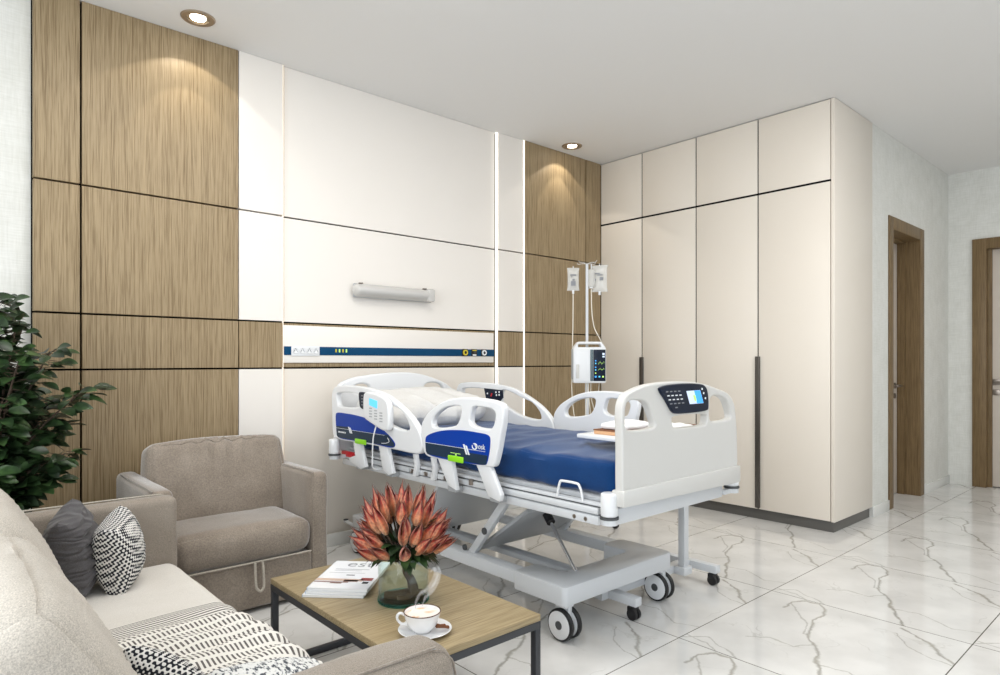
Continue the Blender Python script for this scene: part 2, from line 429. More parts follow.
def rounded(poly, k=4, closed=True):
    # centripetal Catmull-Rom, then evenly spaced
    P = [Vector((p[0], p[1])) for p in poly]; n = len(P); out = []
    for i in range(n):
        p0, p1, p2, p3 = P[(i-1) % n], P[i], P[(i+1) % n], P[(i+2) % n]
        t0 = 0; t1 = t0+max(1e-4, (p1-p0).length)**0.5; t2 = t1+max(1e-4, (p2-p1).length)**0.5; t3 = t2+max(1e-4, (p3-p2).length)**0.5
        for j in range(k*3):
            t = t1+(t2-t1)*j/(k*3)
            a1 = p0*((t1-t)/(t1-t0))+p1*((t-t0)/(t1-t0)); a2 = p1*((t2-t)/(t2-t1))+p2*((t-t1)/(t2-t1)); a3 = p2*((t3-t)/(t3-t2))+p3*((t-t2)/(t3-t2))
            b1 = a1*((t2-t)/(t2-t0))+a2*((t-t0)/(t2-t0)); b2 = a2*((t3-t)/(t3-t1))+a3*((t-t1)/(t3-t1))
            out.append(b1*((t2-t)/(t2-t1))+b2*((t-t1)/(t2-t1)))
    L = [(out[(i+1) % len(out)]-out[i]).length for i in range(len(out))]; tot = sum(L); m = max(16, int(tot/0.006)); res = []
    step = tot/m; i = 0; acc = 0
    for q in range(m):
        d = q*step
        while acc+L[i] < d and i < len(L)-1: acc += L[i]; i += 1
        f = (d-acc)/L[i] if L[i] > 1e-9 else 0
        v = out[i].lerp(out[(i+1) % len(out)], min(1, f)); res.append((v.x, v.y))
    return res
def plate(name, outlines, axis, a, thick, bev, mat, parent, smooth_k=4):
    """flat board with holes and rounded edges. outlines in (y,z) for axis x or (x,z) for axis y; a = centre position"""
    cu = bpy.data.curves.new('c', 'CURVE'); cu.dimensions = '2D'; cu.fill_mode = 'BOTH'
    cu.extrude = max(thick/2-bev, 0.0002); cu.bevel_depth = bev; cu.bevel_resolution = 2; cu.offset = -bev
    for ol in outlines:
        pts = rounded(ol, smooth_k) if smooth_k else ol
        sp = cu.splines.new('POLY'); sp.points.add(len(pts)-1)
        for q, pt in zip(sp.points, pts): q.co = (pt[0], pt[1], 0, 1)
        sp.use_cyclic_u = True
    tmp = bpy.data.objects.new('tmp', cu); COL.objects.link(tmp)
    dg = bpy.context.evaluated_depsgraph_get()
    me = bpy.data.meshes.new_from_object(tmp.evaluated_get(dg)); me.name = name
    bpy.data.objects.remove(tmp); bpy.data.curves.remove(cu)
    if axis == 'x': M = Matrix(((0, 0, 1, a), (1, 0, 0, 0), (0, 1, 0, 0), (0, 0, 0, 1)))
    elif axis == 'y': M = Matrix(((1, 0, 0, 0), (0, 0, -1, a), (0, 1, 0, 0), (0, 0, 0, 1)))
    else: M = Matrix.Translation((0, 0, a))
    me.transform(M); me.materials.clear(); me.materials.append(mat)
    return link_mesh(name, me, None, parent)
def text(name, body, size, M, mat, parent, extrude=0.0004, align='LEFT'):
    cu = bpy.data.curves.new('t', 'FONT'); cu.body = body; cu.size = size; cu.extrude = extrude; cu.align_x = align
    tmp = bpy.data.objects.new('tmp', cu); COL.objects.link(tmp)
    dg = bpy.context.evaluated_depsgraph_get()
    me = bpy.data.meshes.new_from_object(tmp.evaluated_get(dg)); me.name = name
    bpy.data.objects.remove(tmp); bpy.data.curves.remove(cu)
    me.transform(M); me.materials.clear(); me.materials.append(mat)
    return link_mesh(name, me, None, parent, smooth=False)
# text frames: facing -X (reads along -Y), facing -Y (reads along +X)
def MX(x, y, z): return Matrix(((0, 0, -1, x), (-1, 0, 0, y), (0, 1, 0, z), (0, 0, 0, 1)))
def MY(x, y, z): return Matrix(((1, 0, 0, x), (0, 0, -1, y), (0, 1, 0, z), (0, 0, 0, 1)))

def softbox(size, r, n=(10, 10, 6), puff=0.0, fn=None, M=None, name='cushion', mat=None, parent=None, re=3, top_only=False):
    """rounded box grid with optional puffing and displacement; size = full extents"""
    hx = [s/2 for s in size]; b = bmesh.new()
    def samples(h, k):
        rr = min(r, h*0.98); a = [-h + rr*(1-math.cos(PI/2*i/re)) for i in range(re)]
        mid = [-(h-rr)+2*(h-rr)*i/k for i in range(k+1)]
        return a+mid+[-q for q in a[::-1]]
    Sx = [samples(hx[i], n[i]) for i in range(3)]
    cache = {}
    def vert(i, j, k):
        key = (i, j, k)
        if key in cache: return cache[key]
        p = Vector((Sx[0][i], Sx[1][j], Sx[2][k]))
        q = Vector([max(-(hx[a]-min(r, hx[a]*.98)), min(hx[a]-min(r, hx[a]*.98), p[a])) for a in range(3)])
        d = p-q
        p2 = q + (d.normalized()*r if d.length > 1e-9 else d)
        nrm = d.normalized() if d.length > 1e-9 else Vector((0, 0, 1))
        if puff:
            u = [max(0, 1-(p2[a]/hx[a])**2) for a in range(3)]
            ax = max(range(3), key=lambda a: abs(nrm[a]))
            o = [u[a] for a in range(3) if a != ax]
            p2 = p2 + nrm*puff*(o[0]*o[1])**0.5
        if fn:
            p2 = p2 + fn(p2, nrm)
        v = b.verts.new(p2); cache[key] = v; return v
    L = [len(s)-1 for s in Sx]
    def quad(a, bb, c, d): b.faces.new((vert(*a), vert(*bb), vert(*c), vert(*d)))
    for i in range(L[0]):
        for j in range(L[1]):
            quad((i, j, 0), (i, j+1, 0), (i+1, j+1, 0), (i+1, j, 0)); quad((i, j, L[2]), (i+1, j, L[2]), (i+1, j+1, L[2]), (i, j+1, L[2]))
    for i in range(L[0]):
        for k in range(L[2]):
            quad((i, 0, k), (i+1, 0, k), (i+1, 0, k+1), (i, 0, k+1)); quad((i, L[1], k), (i, L[1], k+1), (i+1, L[1], k+1), (i+1, L[1], k))
    for j in range(L[1]):
        for k in range(L[2]):
            quad((0, j, k), (0, j, k+1), (0, j+1, k+1), (0, j+1, k)); quad((L[0], j, k), (L[0], j+1, k), (L[0], j+1, k+1), (L[0], j, k+1))
    bmesh.ops.recalc_face_normals(b, faces=b.faces[:])
    me = bpy.data.meshes.new(name)
    if M is not None: b.transform(M)
    b.to_mesh(me); b.free()
    return link_mesh(name, me, mat, parent)
def T(x, y, z): return Matrix.Translation((x, y, z))
def R(a, ax): return Matrix.Rotation(math.radians(a), 4, ax)
def nz(p, s, seed=0): return noise.noise(Vector((p[0]*s+seed, p[1]*s-seed*1.7, p[2]*s+seed*.3)))

# ================================================================== THE SETTING
H = 2.8; YW = 3.62
struct(MB().box(-1.7, 8.2, -2.6, 3.75, -0.08, 0).build('floor', M_floor, smooth=False))
ceil = struct(MB().box(-1.7, 8.2, -2.6, 3.75, H, H+0.1).build('ceiling', M_ceil, smooth=False))
struct(MB().box(-1.7, 5.03, YW, 3.75, 0, H).build('wall_back', M_wallp, smooth=False))
# left wall with the window opening, rear wall with its window opening
lw = MB()
lw.box(-1.7, -1.6, -2.6, -1.3, 0, H).box(-1.7, -1.6, 2.5, YW, 0, H).box(-1.7, -1.6, -1.3, 2.5, 0, 0.4).box(-1.7, -1.6, -1.3, 2.5, 2.5, H)
struct(lw.build('wall_left', M_wallp, smooth=False))
rw = MB()
rw.box(-1.6, -0.9, -2.6, -2.5, 0, H).box(5.3, 6.96, -2.6, -2.5, 0, H).box(-0.9, 5.3, -2.6, -2.5, 0, 0.4).box(-0.9, 5.3, -2.6, -2.5, 2.5, H)
struct(rw.build('wall_rear', M_wallp, smooth=False))
def window(name, axis, c, a0, a1):
    t = thing(name, (c if axis == 'x' else (a0+a1)/2, (a0+a1)/2 if axis == 'x' else c, 0.4), None, None)
    del_keys = [k for k in list(t.keys())]
    t['kind'] = 'structure'
    f = MB(); n = 3
    def bx(u0, u1, z0, z1, d=0.03):
        if axis == 'x': f.box(c-d, c+d, u0, u1, z0, z1)
        else: f.box(u0, u1, c-d, c+d, z0, z1)
    bx(a0, a1, 0.4, 0.45); bx(a0, a1, 2.45, 2.5)
    for i in range(n+1):
        u = a0+(a1-a0)*i/n; bx(max(a0, u-0.03), min(a1, u+0.03), 0.45, 2.45)
    f.build('window_frame', M_white, t, smooth=False)
    g = MB()
    if axis == 'x': g.box(c-0.004, c+0.004, a0+.03, a1-.03, 0.45, 2.45)
    else: g.box(a0+.03, a1-.03, c-0.004, c+0.004, 0.45, 2.45)
    g.build('pane', M_winglass, t, smooth=False)
window('window_1', 'x', -1.67, -1.3, 2.5)
window('window_2', 'y', -2.57, -0.9, 5.3)

# side wall that carries door 1, and the end wall with door 2
YS = 1.66; XE = 6.96
sw = MB()
sw.box(5.035, 5.43, YS, 1.98, 0, H).box(6.15, XE, YS, 1.98, 0, H).box(5.43, 6.15, YS, 1.98, 2.14, H)
sw.box(5.43, 6.15, 1.90, 1.98, 0, 2.14)
struct(sw.build('wall_right', M_wallp, smooth=False))
ew = MB()
ew.box(XE, 7.2, 1.43, 1.98, 0, H).box(XE, 7.2, -2.6, 0.5, 0, H).box(XE, 7.2, 0.5, 1.43, 2.12, H).box(7.12, 7.2, 0.5, 1.43, 0, 2.12)
struct(ew.build('wall_end', M_wallp, smooth=False))
struct(MB().box(5.035, 5.365, YS-0.012, YS, 0, 0.075, 0.002).box(6.217, XE, YS-0.012, YS, 0, 0.075, 0.002).build('baseboard_right', M_bbmarble))
struct(MB().box(-1.6, 4.36, YW-0.07, YW-0.058, 0, 0.075, 0.002).build('baseboard_back', M_bbmarble))
struct(MB().box(XE-0.012, XE, -2.5, 0.4, 0, 0.075, 0.002).build('baseboard_end', M_bbmarble))

def lever(parent, axis, x, y, z):
    b = MB()
    if axis == 'y':   # on a leaf facing -Y
        b.cyl((x, y, z), (x, y-0.012, z), 0.024).cyl((x, y-0.01, z), (x, y-0.055, z), 0.009).box(x-0.115, x+0.008, y-0.062, y-0.048, z-0.010, z+0.008, 0.004)
        b.cyl((x, y, z-0.085), (x, y-0.010, z-0.085), 0.022)
    else:             # on a leaf facing -X, plates are square
        b.box(x-0.010, x, y-0.028, y+0.028, z-0.026, z+0.026, 0.003).cyl((x-0.01, y, z), (x-0.055, y, z), 0.010).box(x-0.062, x-0.048, y-0.13, y+0.012, z-0.011, z+0.011, 0.004)
        b.box(x-0.010, x, y-0.028, y+0.028, z-0.115, z-0.065, 0.003)
    return b.build('door_handle', M_nickel, parent)
# door 1 (in the side wall)
d1 = thing('door_1', (5.79, 1.75, 0), None, None); d1['kind'] = 'structure'
f = MB()
x0, x1, zt = 5.368, 6.213, 2.196
f.box(x0, x0+0.092, YS-0.010, YS, 0, zt, 0.002).box(x1-0.105, x1, YS-0.010, YS, 0, zt, 0.002).box(x0+0.092, x1-0.105, YS-0.010, YS, zt-0.095, zt, 0.002)
f.box(5.43, 5.460, YS, 1.90, 0, 2.101).box(6.108, 6.15, YS, 1.90, 0, 2.101).box(5.473, 6.108, YS, 1.90, 2.101, 2.14)
f.box(5.460, 5.470, YS+0.10, YS+0.155, 0, 2.101).box(6.094, 6.108, YS+0.10, YS+0.155, 0, 2.101).box(5.487, 6.094, YS+0.10, YS+0.155, 2.087, 2.101)
f.build('door_frame', M_doorwood, d1)
lf = MB().box(5.489, 6.092, 1.817, 1.86, 0.008, 2.086, 0.002).build('door_leaf', M_leafdoor, d1)
lever(lf, 'y', 6.02, 1.817, 0.905)
# door 2 (in the end wall)
d2 = thing('door_2', (7.0, 0.96, 0), None, None); d2['kind'] = 'structure'
f = MB()
f.box(XE-0.022, XE, 1.375, 1.478, 0, 2.184, 0.002).box(XE-0.022, XE, 0.43, 0.533, 0, 2.184, 0.002).box(XE-0.022, XE, 0.533, 1.375, 2.09, 2.184, 0.002)
f.box(XE, 7.11, 1.375, 1.415, 0, 2.10).box(XE, 7.11, 0.50, 0.533, 0, 2.10).box(XE, 7.11, 0.533, 1.375, 2.09, 2.12)
f.box(XE+0.04, XE+0.055, 1.345, 1.375, 0, 2.09).box(XE+0.04, XE+0.055, 0.533, 0.56, 0, 2.09)
f.build('door_frame', M_doorwood, d2)
lf = MB().box(XE+0.056, XE+0.098, 0.536, 1.372, 0.008, 2.088, 0.002).build('door_leaf', M_leafdoor, d2)
lever(lf, 'x', XE+0.056, 1.315, 0.925)

# ------------------------------------------------------------------ panelled headwall
hw = thing('wall_headwall', (2.4, YW, 0), None, None); hw['kind'] = 'structure'
MB().box(0.375, 4.355, 3.612, 3.6195, 0.0, 2.799).build('panel_backing', M_gap, hw, smooth=False)
G = 0.0045
rows = [(0.0, 1.067), (1.067, 1.330), (1.330, 1.935), (1.935, 2.8)]
def panels(name, xs, face, mat, rws, gx=G, zlo=0.0):
    for (a, b) in xs:
        for (z0, z1) in rws:
            MB().box(a+gx, b-gx, face, 3.612, z0+(G if z0 > 0 else 0), z1-(G if z1 < 2.8 else 0.001), 0.001, 1).build(name, mat, hw)
panels('wood_panel', [(0.375, 0.562), (0.562, 1.293)], 3.574, M_wood, rows)
panels('wood_panel', [(3.450, 4.162), (4.162, 4.3595)], 3.564, M_wood, rows)
panels('cream_panel', [(1.293, 1.541)], 3.574, M_cream, [rows[0], rows[2], rows[3]], 0.001)
panels('wood_panel', [(1.293, 1.541)], 3.574, M_wood, [rows[1]], 0.001)
panels('cream_panel', [(1.555, 3.165)], 3.594, M_cream, [rows[2], rows[3]], 0.0)
panels('cream_panel', [(1.555, 3.165)], 3.594, M_lower, [rows[0]], 0.0)
panels('wood_panel', [(1.555, 3.165)], 3.597, M_wood, [rows[1]], 0.0)
panels('cream_panel', [(3.185, 3.440)], 3.574, M_cream, [rows[0], rows[2], rows[3]], 0.001)
panels('wood_panel', [(3.185, 3.440)], 3.574, M_wood, [rows[1]], 0.001)
# led strips standing in the steps between panels
MB().box(1.5425, 1.546, 3.580, 3.592, 0.0, 2.798).build('led_strip', M_ledw, hw, smooth=False)
MB().box(3.168, 3.184, 3.578, 3.590, 0.0, 2.798).build('led_strip', M_led, hw, smooth=False)
MB().box(3.441, 3.449, 3.566, 3.574, 0.0, 2.798).build('led_strip', M_led, hw, smooth=False)

# ================================================================== WALL FITTINGS
# medical supply rail
mr = thing('medical_supply_rail', (2.35, 3.58, 1.10), 'long white wall trunking with a blue strip of sockets and gas outlets above the bed', 'wall rail')
MB().box(1.546, 3.142, 3.5740, 3.5935, 1.097, 1.314, 0.006).build('trunking', M_cream, mr)
MB().box(1.546, 3.142, 3.5860, 3.5935, 1.074, 1.096, 0.002).build('wooden_ledge', M_ledge, mr)
MB().box(1.546, 3.144, 3.5705, 3.5750, 1.142, 1.192, 0.001).build('blue_strip', M_railblue, mr)
sp_ = MB().box(1.588, 1.762, 3.5670, 3.5705, 1.138, 1.196, 0.001).build('socket_strip', M_white, mr)
for i in range(4):
    cx = 1.612+i*0.042; cz = 1.168
    b = MB().mat(M_white).lathe([(0, 0.003), (0.0135, 0.003), (0.0165, 0.0045), (0.0175, 0.0), ], (cx, 3.5670, cz), 20, R(90, 'X'))
    b.mat(M_txtg).cyl((cx-0.006, 3.5645, cz), (cx-0.006, 3.5625, cz), 0.0022, seg=8).cyl((cx+0.006, 3.5645, cz+.003), (cx+0.006, 3.5625, cz+.003), 0.0022, seg=8)
    b.mat(M_txtg).tube([(cx-0.012, 3.5635, cz-0.008), (cx, 3.5635, cz+0.014), (cx+0.012, 3.5635, cz-0.008)], 0.0012, 6)
    b.build('power_socket', None, sp_)
for i, cx in enumerate((1.869, 1.892, 1.915, 1.938)):
    MB().box(cx-0.004, cx+0.004, 3.5650, 3.5705, 1.160, 1.180, 0.001).build('indicator', M_yellow if i % 2 == 0 else M_scrgreen, mr)
for cx, ring in ((2.865, M_yellow), (2.950, M_black), (3.040, M_txtw)):
    b = MB().mat(M_black).box(cx-0.025, cx+0.025, 3.5660, 3.5705, 1.142, 1.193, 0.001)
    if ring is M_black:
        b.mat(M_txtw).box(cx-0.016, cx+0.016, 3.5620, 3.5660, 1.146, 1.156, 0.001); b.mat(M_yellow).box(cx-0.018, cx+0.018, 3.5620, 3.5660, 1.180, 1.187, 0.001)
        b.mat(M_darkgrey).cyl((cx, 3.5660, 1.168), (cx, 3.5560, 1.168), 0.009)
    else:
        b.mat(ring).lathe([(0.011, 0), (0.011, 0.008), (0.020, 0.008), (0.020, 0)], (cx, 3.5660, 1.168), 24, R(90, 'X'))
        b.mat(M_black).cyl((cx, 3.5660, 1.168), (cx, 3.5600, 1.168), 0.011)
    b.build('gas_outlet', None, mr)

# wall lamp over the bed
wl = thing('wall_lamp', (2.27, 3.58, 1.545), 'long capsule-shaped grey wall lamp mounted above the bed rail', 'wall lamp')
MB().box(1.985, 2.575, 3.562, 3.5795, 1.502, 1.588, 0.008).build('back_plate', M_grey, wl)
prof = []
b = MB()
pts = []
def capsule(b, x0, x1, y, z, ry, rz, seg=24):
    bm_ = bmesh.new(); rings = []
    xs = []
    for i in range(9):
        a = PI/2*i/8; xs.append((x0+0.035*(1-math.sin(a)), math.cos(PI/2-a)))
    xs = [(x0+0.035*(1-math.cos(PI/2*i/7)), math.sin(PI/2*i/7)) for i in range(8)] + [(x1-0.035*(1-math.cos(PI/2*i/7)), math.sin(PI/2*i/7)) for i in range(7, -1, -1)]
    for x, s in xs:
        s = max(s, 0.02)
        rings.append([bm_.verts.new((x, y-ry*s*math.sin(PI*k/seg), z+rz*s*math.cos(PI*k/seg))) for k in range(seg+1)])
    for A, B in zip(rings, rings[1:]):
        for k in range(seg): bm_.faces.new((A[k], A[k+1], B[k+1], B[k]))
    bmesh.ops.recalc_face_normals(bm_, faces=bm_.faces[:])
    return b._merge(bm_)
capsule(MB(), 0, 1, 0, 0, 1, 1).bm.free()
cb = MB(); capsule(cb, 1.975, 2.555, 3.5615, 1.545, 0.060, 0.040); cb.build('diffuser', M_lens, wl)
MB().cyl((2.02, 3.535, 1.552), (2.52, 3.535, 1.552), 0.012, seg=12).build('light_tube', M_white, wl)
eb = MB().box(2.505, 2.562, 3.502, 3.5615, 1.503, 1.587, 0.012); eb.build('end_cap', M_lens, wl)
for cx in (2.03, 2.51):
    MB().box(cx-0.012, cx+0.012, 3.545, 3.566, 1.586, 1.594, 0.002).build('clip', M_nickel, wl)

# recessed ceiling spotlights
def downlight(x, y, label):
    t = thing('ceiling_spotlight', (x, y, H), label, 'ceiling spotlight', 'recessed spotlights over the headwall')
    MB().lathe([(0.050, -0.001), (0.050, -0.006), (0.075, -0.006), (0.080, -0.001), (0.080, 0.0)], (x, y, H), 40).build('trim_ring', M_lampring, t)
    MB().lathe([(0.0, -0.004), (0.034, -0.004), (0.036, -0.0005)], (x, y, H), 32).build('bulb', M_lampon, t)
    MB().lathe([(0.036, -0.001), (0.049, -0.005), (0.050, -0.001)], (x, y, H), 32).build('reflector', M_chrome, t)
    for ang, pw, sz in ((0, 4.5, 108), (0, 5.0, 64)):
        l = bpy.data.lights.new('spot_beam', 'SPOT'); l.energy = pw; l.color = (1.0, 0.92, 0.80)
        l.spot_size = math.radians(sz); l.spot_blend = 0.12; l.shadow_soft_size = 0.012
        o = bpy.data.objects.new('spot_beam', l); COL.objects.link(o); o.location = (x, y, H-0.02); o.rotation_euler = (math.radians(6), 0, 0)
downlight(1.021, 3.372, 'glowing round recessed spotlight above the left wood panelling')
downlight(3.818, 3.412, 'glowing round recessed spotlight above the wood panels beside the wardrobe')

# ================================================================== WARDROBE
XW = 4.36
wd = thing('wardrobe', (4.7, 2.61, 0), 'floor-to-ceiling cream built-in wardrobe with eight doors and long dark handles', 'wardrobe')
cc_ = MB().box(XW+0.021, 5.03, 1.678, 3.5915, 0.072, 2.797)
for yj in (2.164, 2.649, 3.140): cc_.box(XW+0.0035, XW+0.0209, yj-0.0041, yj+0.0041, 0.076, 2.793)
cc_.box(XW+0.0035, XW+0.0209, 1.680, 3.562, 2.2665, 2.2795)
cc_.build('carcass', M_gap, wd, smooth=False)
MB().box(XW, 5.031, 1.655, 1.677, 0.072, 2.797, 0.001).build('side_panel', M_ward, wd)
MB().box(XW+0.03, 5.02, 1.672, 3.59, 0.0, 0.071, 0.001).build('plinth', M_plinth, wd)
ys = [1.678, 2.164, 2.649, 3.140, 3.566]
gp = 0.0042
for i in range(4):
    a, b_ = ys[i]+gp, ys[i+1]-gp
    MB().box(XW, XW+0.02, a, b_, 2.280, 2.794, 0.001).build('upper_door', M_ward, wd)
    d = MB().box(XW, XW+0.02, a, b_, 0.075, 2.266, 0.001).build('door', M_ward, wd)
    if i in (0, 2):
        yy = ys[i+1]
        MB().box(XW-0.018, XW-0.0005, yy-0.017, yy+0.014, 0.085, 1.140, 0.001).build('handle', M_hdl, d)

# ================================================================== ARMCHAIR
# velvet armchair with its back to the headwall
ac = thing('armchair', (1.07, 3.14, 0), 'low taupe velvet armchair with a pull loop under its seat, in front of the headwall', 'armchair')
def arm_mesh(x0, x1, y0, y1, z1, name, parent, mat, z0=0.0):
    o = softbox((x1-x0, y1-y0, z1-z0), 0.028, (3, 10, 8), 0.0, lambda p, n: n*0.003*nz(p, 9, 3), T((x0+x1)/2, (y0+y1)/2, (z0+z1)/2), name, mat, parent)
    return o
def piping(pts, parent, r=0.0035, closed=False, mat=None, sm=4):
    return MB().tube(pts, r, 6, closed=closed, smooth=sm).build('piping', mat or M_piping, parent)
for (x0, x1) in ((0.680, 0.768), (1.362, 1.448)):
    a_ = arm_mesh(x0, x1, 2.835, 3.46, 0.585, 'armrest', ac, M_taupe, 0.012)
    piping([(x0+0.012, 2.850, 0.02), (x0+0.010, 2.842, 0.30), (x0+0.010, 2.844, 0.555), (x0+0.010, 2.870, 0.582), (x0+0.010, 3.1, 0.5845), (x0+0.010, 3.40, 0.5835)], a_, 0.0025, mat=M_taupe)
softbox((0.60, 0.58, 0.20), 0.012, (8, 6, 4), 0.0, None, T(1.065, 3.13, 0.120), 'seat_base', M_taupe, ac)
def seatfn(p, n): return n*(0.004*nz(p, 6, 1)+0.002*nz(p, 18, 5))
seat = softbox((0.592, 0.46, 0.155), 0.055, (14, 12, 3), 0.012, seatfn, T(1.065, 3.058, 0.300), 'seat_cushion', M_taupe, ac, re=5)
piping([(0.775, 2.828, 0.226), (0.90, 2.826, 0.226), (1.1, 2.825, 0.226), (1.355, 2.828, 0.226)], seat, 0.004)
softbox((0.60, 0.10, 0.42), 0.03, (8, 3, 8), 0, None, T(1.065, 3.40, 0.33), 'back_frame', M_taupe, ac)
def backfn(p, n):
    f = math.exp(-(p.x/0.22)**2)*0.010*math.sin(p.x*80+nz(p, 4, 2)*3)*max(0, p.z+0.02)*5
    q = math.exp(-((p.x)/0.012)**2)*-0.006*max(0, min(1, (p.z+0.05)*8))
    return n*(0.006*nz(p, 7, 8)+f+q) if n.y < -0.3 else n*0.004*nz(p, 7, 8)
softbox((0.612, 0.135, 0.385), 0.032, (26, 4, 20), 0.022, backfn, T(1.078, 3.262, 0.525) @ R(-13, 'X'), 'back_cushion', M_taupe, ac, re=5)
# pull loop
lo = [(1.088, 0.224), (1.090, 0.13), (1.098, 0.108), (1.108, 0.102), (1.118, 0.108), (1.125, 0.13), (1.122, 0.224)]
MB().tube([(x, 2.815-0.012*math.sin(i/6*PI), z) for i, (x, z) in enumerate(lo)], 0.006, 8, smooth=4).build('pull_loop', M_piping, ac)
for (x, y) in ((0.73, 2.88), (1.40, 2.88), (0.73, 3.42), (1.40, 3.42)):
    MB().cyl((x, y, 0), (x, y, 0.016), 0.018, seg=16).build('foot', M_black, ac)

# ================================================================== SOFA
sf = thing('sofa', (0.25, 1.85, 0), 'long cream sofa with taupe arms, its back to the left, beside the coffee table', 'sofa')
softbox((0.86, 1.72, 0.19), 0.012, (6, 10, 3), 0, None, T(0.295, 1.88, 0.117), 'sofa_base', M_taupe2, sf)
for q in ((-0.1, 0.98), (0.66, 0.98), (-0.1, 2.78), (0.66, 2.78)):
    MB().cyl((q[0], q[1], 0), (q[0], q[1], 0.024), 0.02, seg=16).build('foot', M_black, sf)
fa = softbox((0.96, 0.095, 0.555), 0.030, (12, 3, 8), 0, lambda p, n: n*0.003*nz(p, 8, 4), T(0.276, 2.778, 0.30), 'armrest', M_taupe2, sf)
piping([(0.745, 2.822, 0.05), (0.748, 2.822, 0.45), (0.744, 2.822, 0.545), (0.722, 2.822, 0.570), (0.62, 2.822, 0.5765), (-0.1, 2.822, 0.5765)], fa, 0.0035)
na = softbox((0.93, 0.125, 0.585), 0.048, (12, 3, 8), 0.004, lambda p, n: n*0.004*nz(p, 8, 9), T(0.256, 0.966, 0.310), 'armrest', M_taupe2, sf, re=6)
piping([(0.722, 0.925, 0.05), (0.7255, 0.925, 0.42), (0.7195, 0.925, 0.545), (0.700, 0.925, 0.581), (0.668, 0.925, 0.598), (0.60, 0.925, 0.6015), (-0.1, 0.925, 0.6015)], na, 0.0025, mat=M_taupe)
softbox((0.16, 1.90, 0.56), 0.05, (3, 12, 8), 0, None, T(-0.17, 1.87, 0.30), 'back_frame', M_taupe2, sf)
for (y0, y1) in ((1.022, 1.872), (1.876, 2.728)):
    softbox((0.78, y1-y0, 0.125), 0.038, (12, 12, 3), 0.010, lambda p, n: n*(0.003*nz(p, 6, 2)+0.0015*nz(p, 22, 5)), T(0.348, (y0+y1)/2, 0.268), 'seat_cushion', M_seatf, sf, re=5)
def bcfn(seed):
    def fn(p, n):
        w_ = 0.006*nz(p, 6, seed)
        if n.x > 0.2:
            w_ += 0.0036*math.sin(p.z*300+p.y*60+nz(p, 5, seed)*9)*max(0, min(1, (p.y*1.0+0.36)*2.2))*max(0, 0.6+nz(p, 7, seed+2))
        return n*w_
    return fn
MBk = R(17, 'Y')
bc1 = softbox((0.17, 0.72, 0.43), 0.065, (5, 30, 64), 0.030, bcfn(3), T(0.165, 2.25, 0.530) @ R(-27, 'Y'), 'back_cushion', M_creamf, sf, re=5)
bc2 = softbox((0.17, 0.62, 0.41), 0.065, (5, 30, 64), 0.032, bcfn(6), T(0.175, 1.54, 0.515) @ R(-30, 'Y'), 'back_cushion', M_creamf, sf, re=5)

# throw pillows
def pillow(name, size, thick, M, mat, fn=None, n=26, parent=None, uv=False):
    bm_ = bmesh.new(); uvl = bm_.loops.layers.uv.new('UVMap'); grid = {}
    for sgn in (1, -1):
        for i in range(n+1):
            for j in range(n+1):
                u = -1+2*i/n; v = -1+2*j/n
                if sgn == -1 and (i in (0, n) or j in (0, n)): grid[(sgn, i, j)] = grid[(1, i, j)]; continue
                h = (max(0, 1-u**2)*max(0, 1-v**2))**0.36
                # pinched sides leave pointed corners
                px = u*(1-0.10*(1-v*v)*abs(u)**2) ; py = v*(1-0.10*(1-u*u)*abs(v)**2)
                p = Vector((px*size/2, py*size/2, sgn*h*thick/2))
                if fn: p += fn(p, u, v, sgn)
                grid[(sgn, i, j)] = bm_.verts.new(p)
    for sgn in (1, -1):
        for i in range(n):
            for j in range(n):
                vs = [grid[(sgn, i, j)], grid[(sgn, i+1, j)], grid[(sgn, i+1, j+1)], grid[(sgn, i, j+1)]]
                if sgn < 0: vs = vs[::-1]
                f_ = bm_.faces.new(vs)
                for l_ in f_.loops: l_[uvl].uv = (l_.vert.co.x/size+.5, l_.vert.co.y/size+.5)
    bm_.transform(M); me = bpy.data.meshes.new(name); bm_.to_mesh(me); bm_.free()
    return link_mesh(name, me, mat, parent)
# checked weave
def checkmat(name, sc, ca, cb):
    m, t, p = new_mat(name)
    v = mapping(t, (sc, sc, sc), rot=(0.5, 0.3, 0.7)); sx = N(t, 'ShaderNodeSeparateXYZ'); t.links.new(v, sx.inputs[0])
    w_ = [mathn(t, 'SINE', mathn(t, 'MULTIPLY', sx.outputs[i], 2*PI)) for i in range(3)]
    k = mathn(t, 'MULTIPLY_ADD', mathn(t, 'ADD', mathn(t, 'ADD', w_[0], w_[1]), w_[2]), 0.3, 0.5, clamp=True)
    t.links.new(ramp(t, k, [(0.42, ca), (0.60, cb)]), p.inputs['Base Color']); p.inputs['Roughness'].default_value = 0.95; p.inputs['Specular IOR Level'].default_value = 0.1
    bump(t, p, k, 0.4, 0.003)
    return m
M_check = checkmat('black white basket weave', 105, srgb(46, 48, 54), srgb(226, 224, 220))
M_check2 = checkmat('black white houndstooth', 120, srgb(40, 42, 48), srgb(220, 218, 214))
def basis(nrm, roll, c):
    z = Vector(nrm).normalized(); up = Vector((0, 0, 1)); x = up.cross(z).normalized(); y = z.cross(x)
    return Matrix.Translation(c) @ Matrix((x, y, z)).transposed().to_4x4() @ R(roll, 'Z')
def wr(seed, amp): return lambda p, u, v, s: Vector((0, 0, s*amp*math.sin(v*22+nz(p, 9, seed)*4)*(1-u*u)*(1-v*v)))
t_ = M_greyf.node_tree; p_ = t_.nodes['Principled BSDF']
rid = mathn(t_, 'SINE', mathn(t_, 'MULTIPLY', noisen(t_, mapping(t_, (0.35, 0.35, 1.6)), 9, 2).outputs[0], 60))
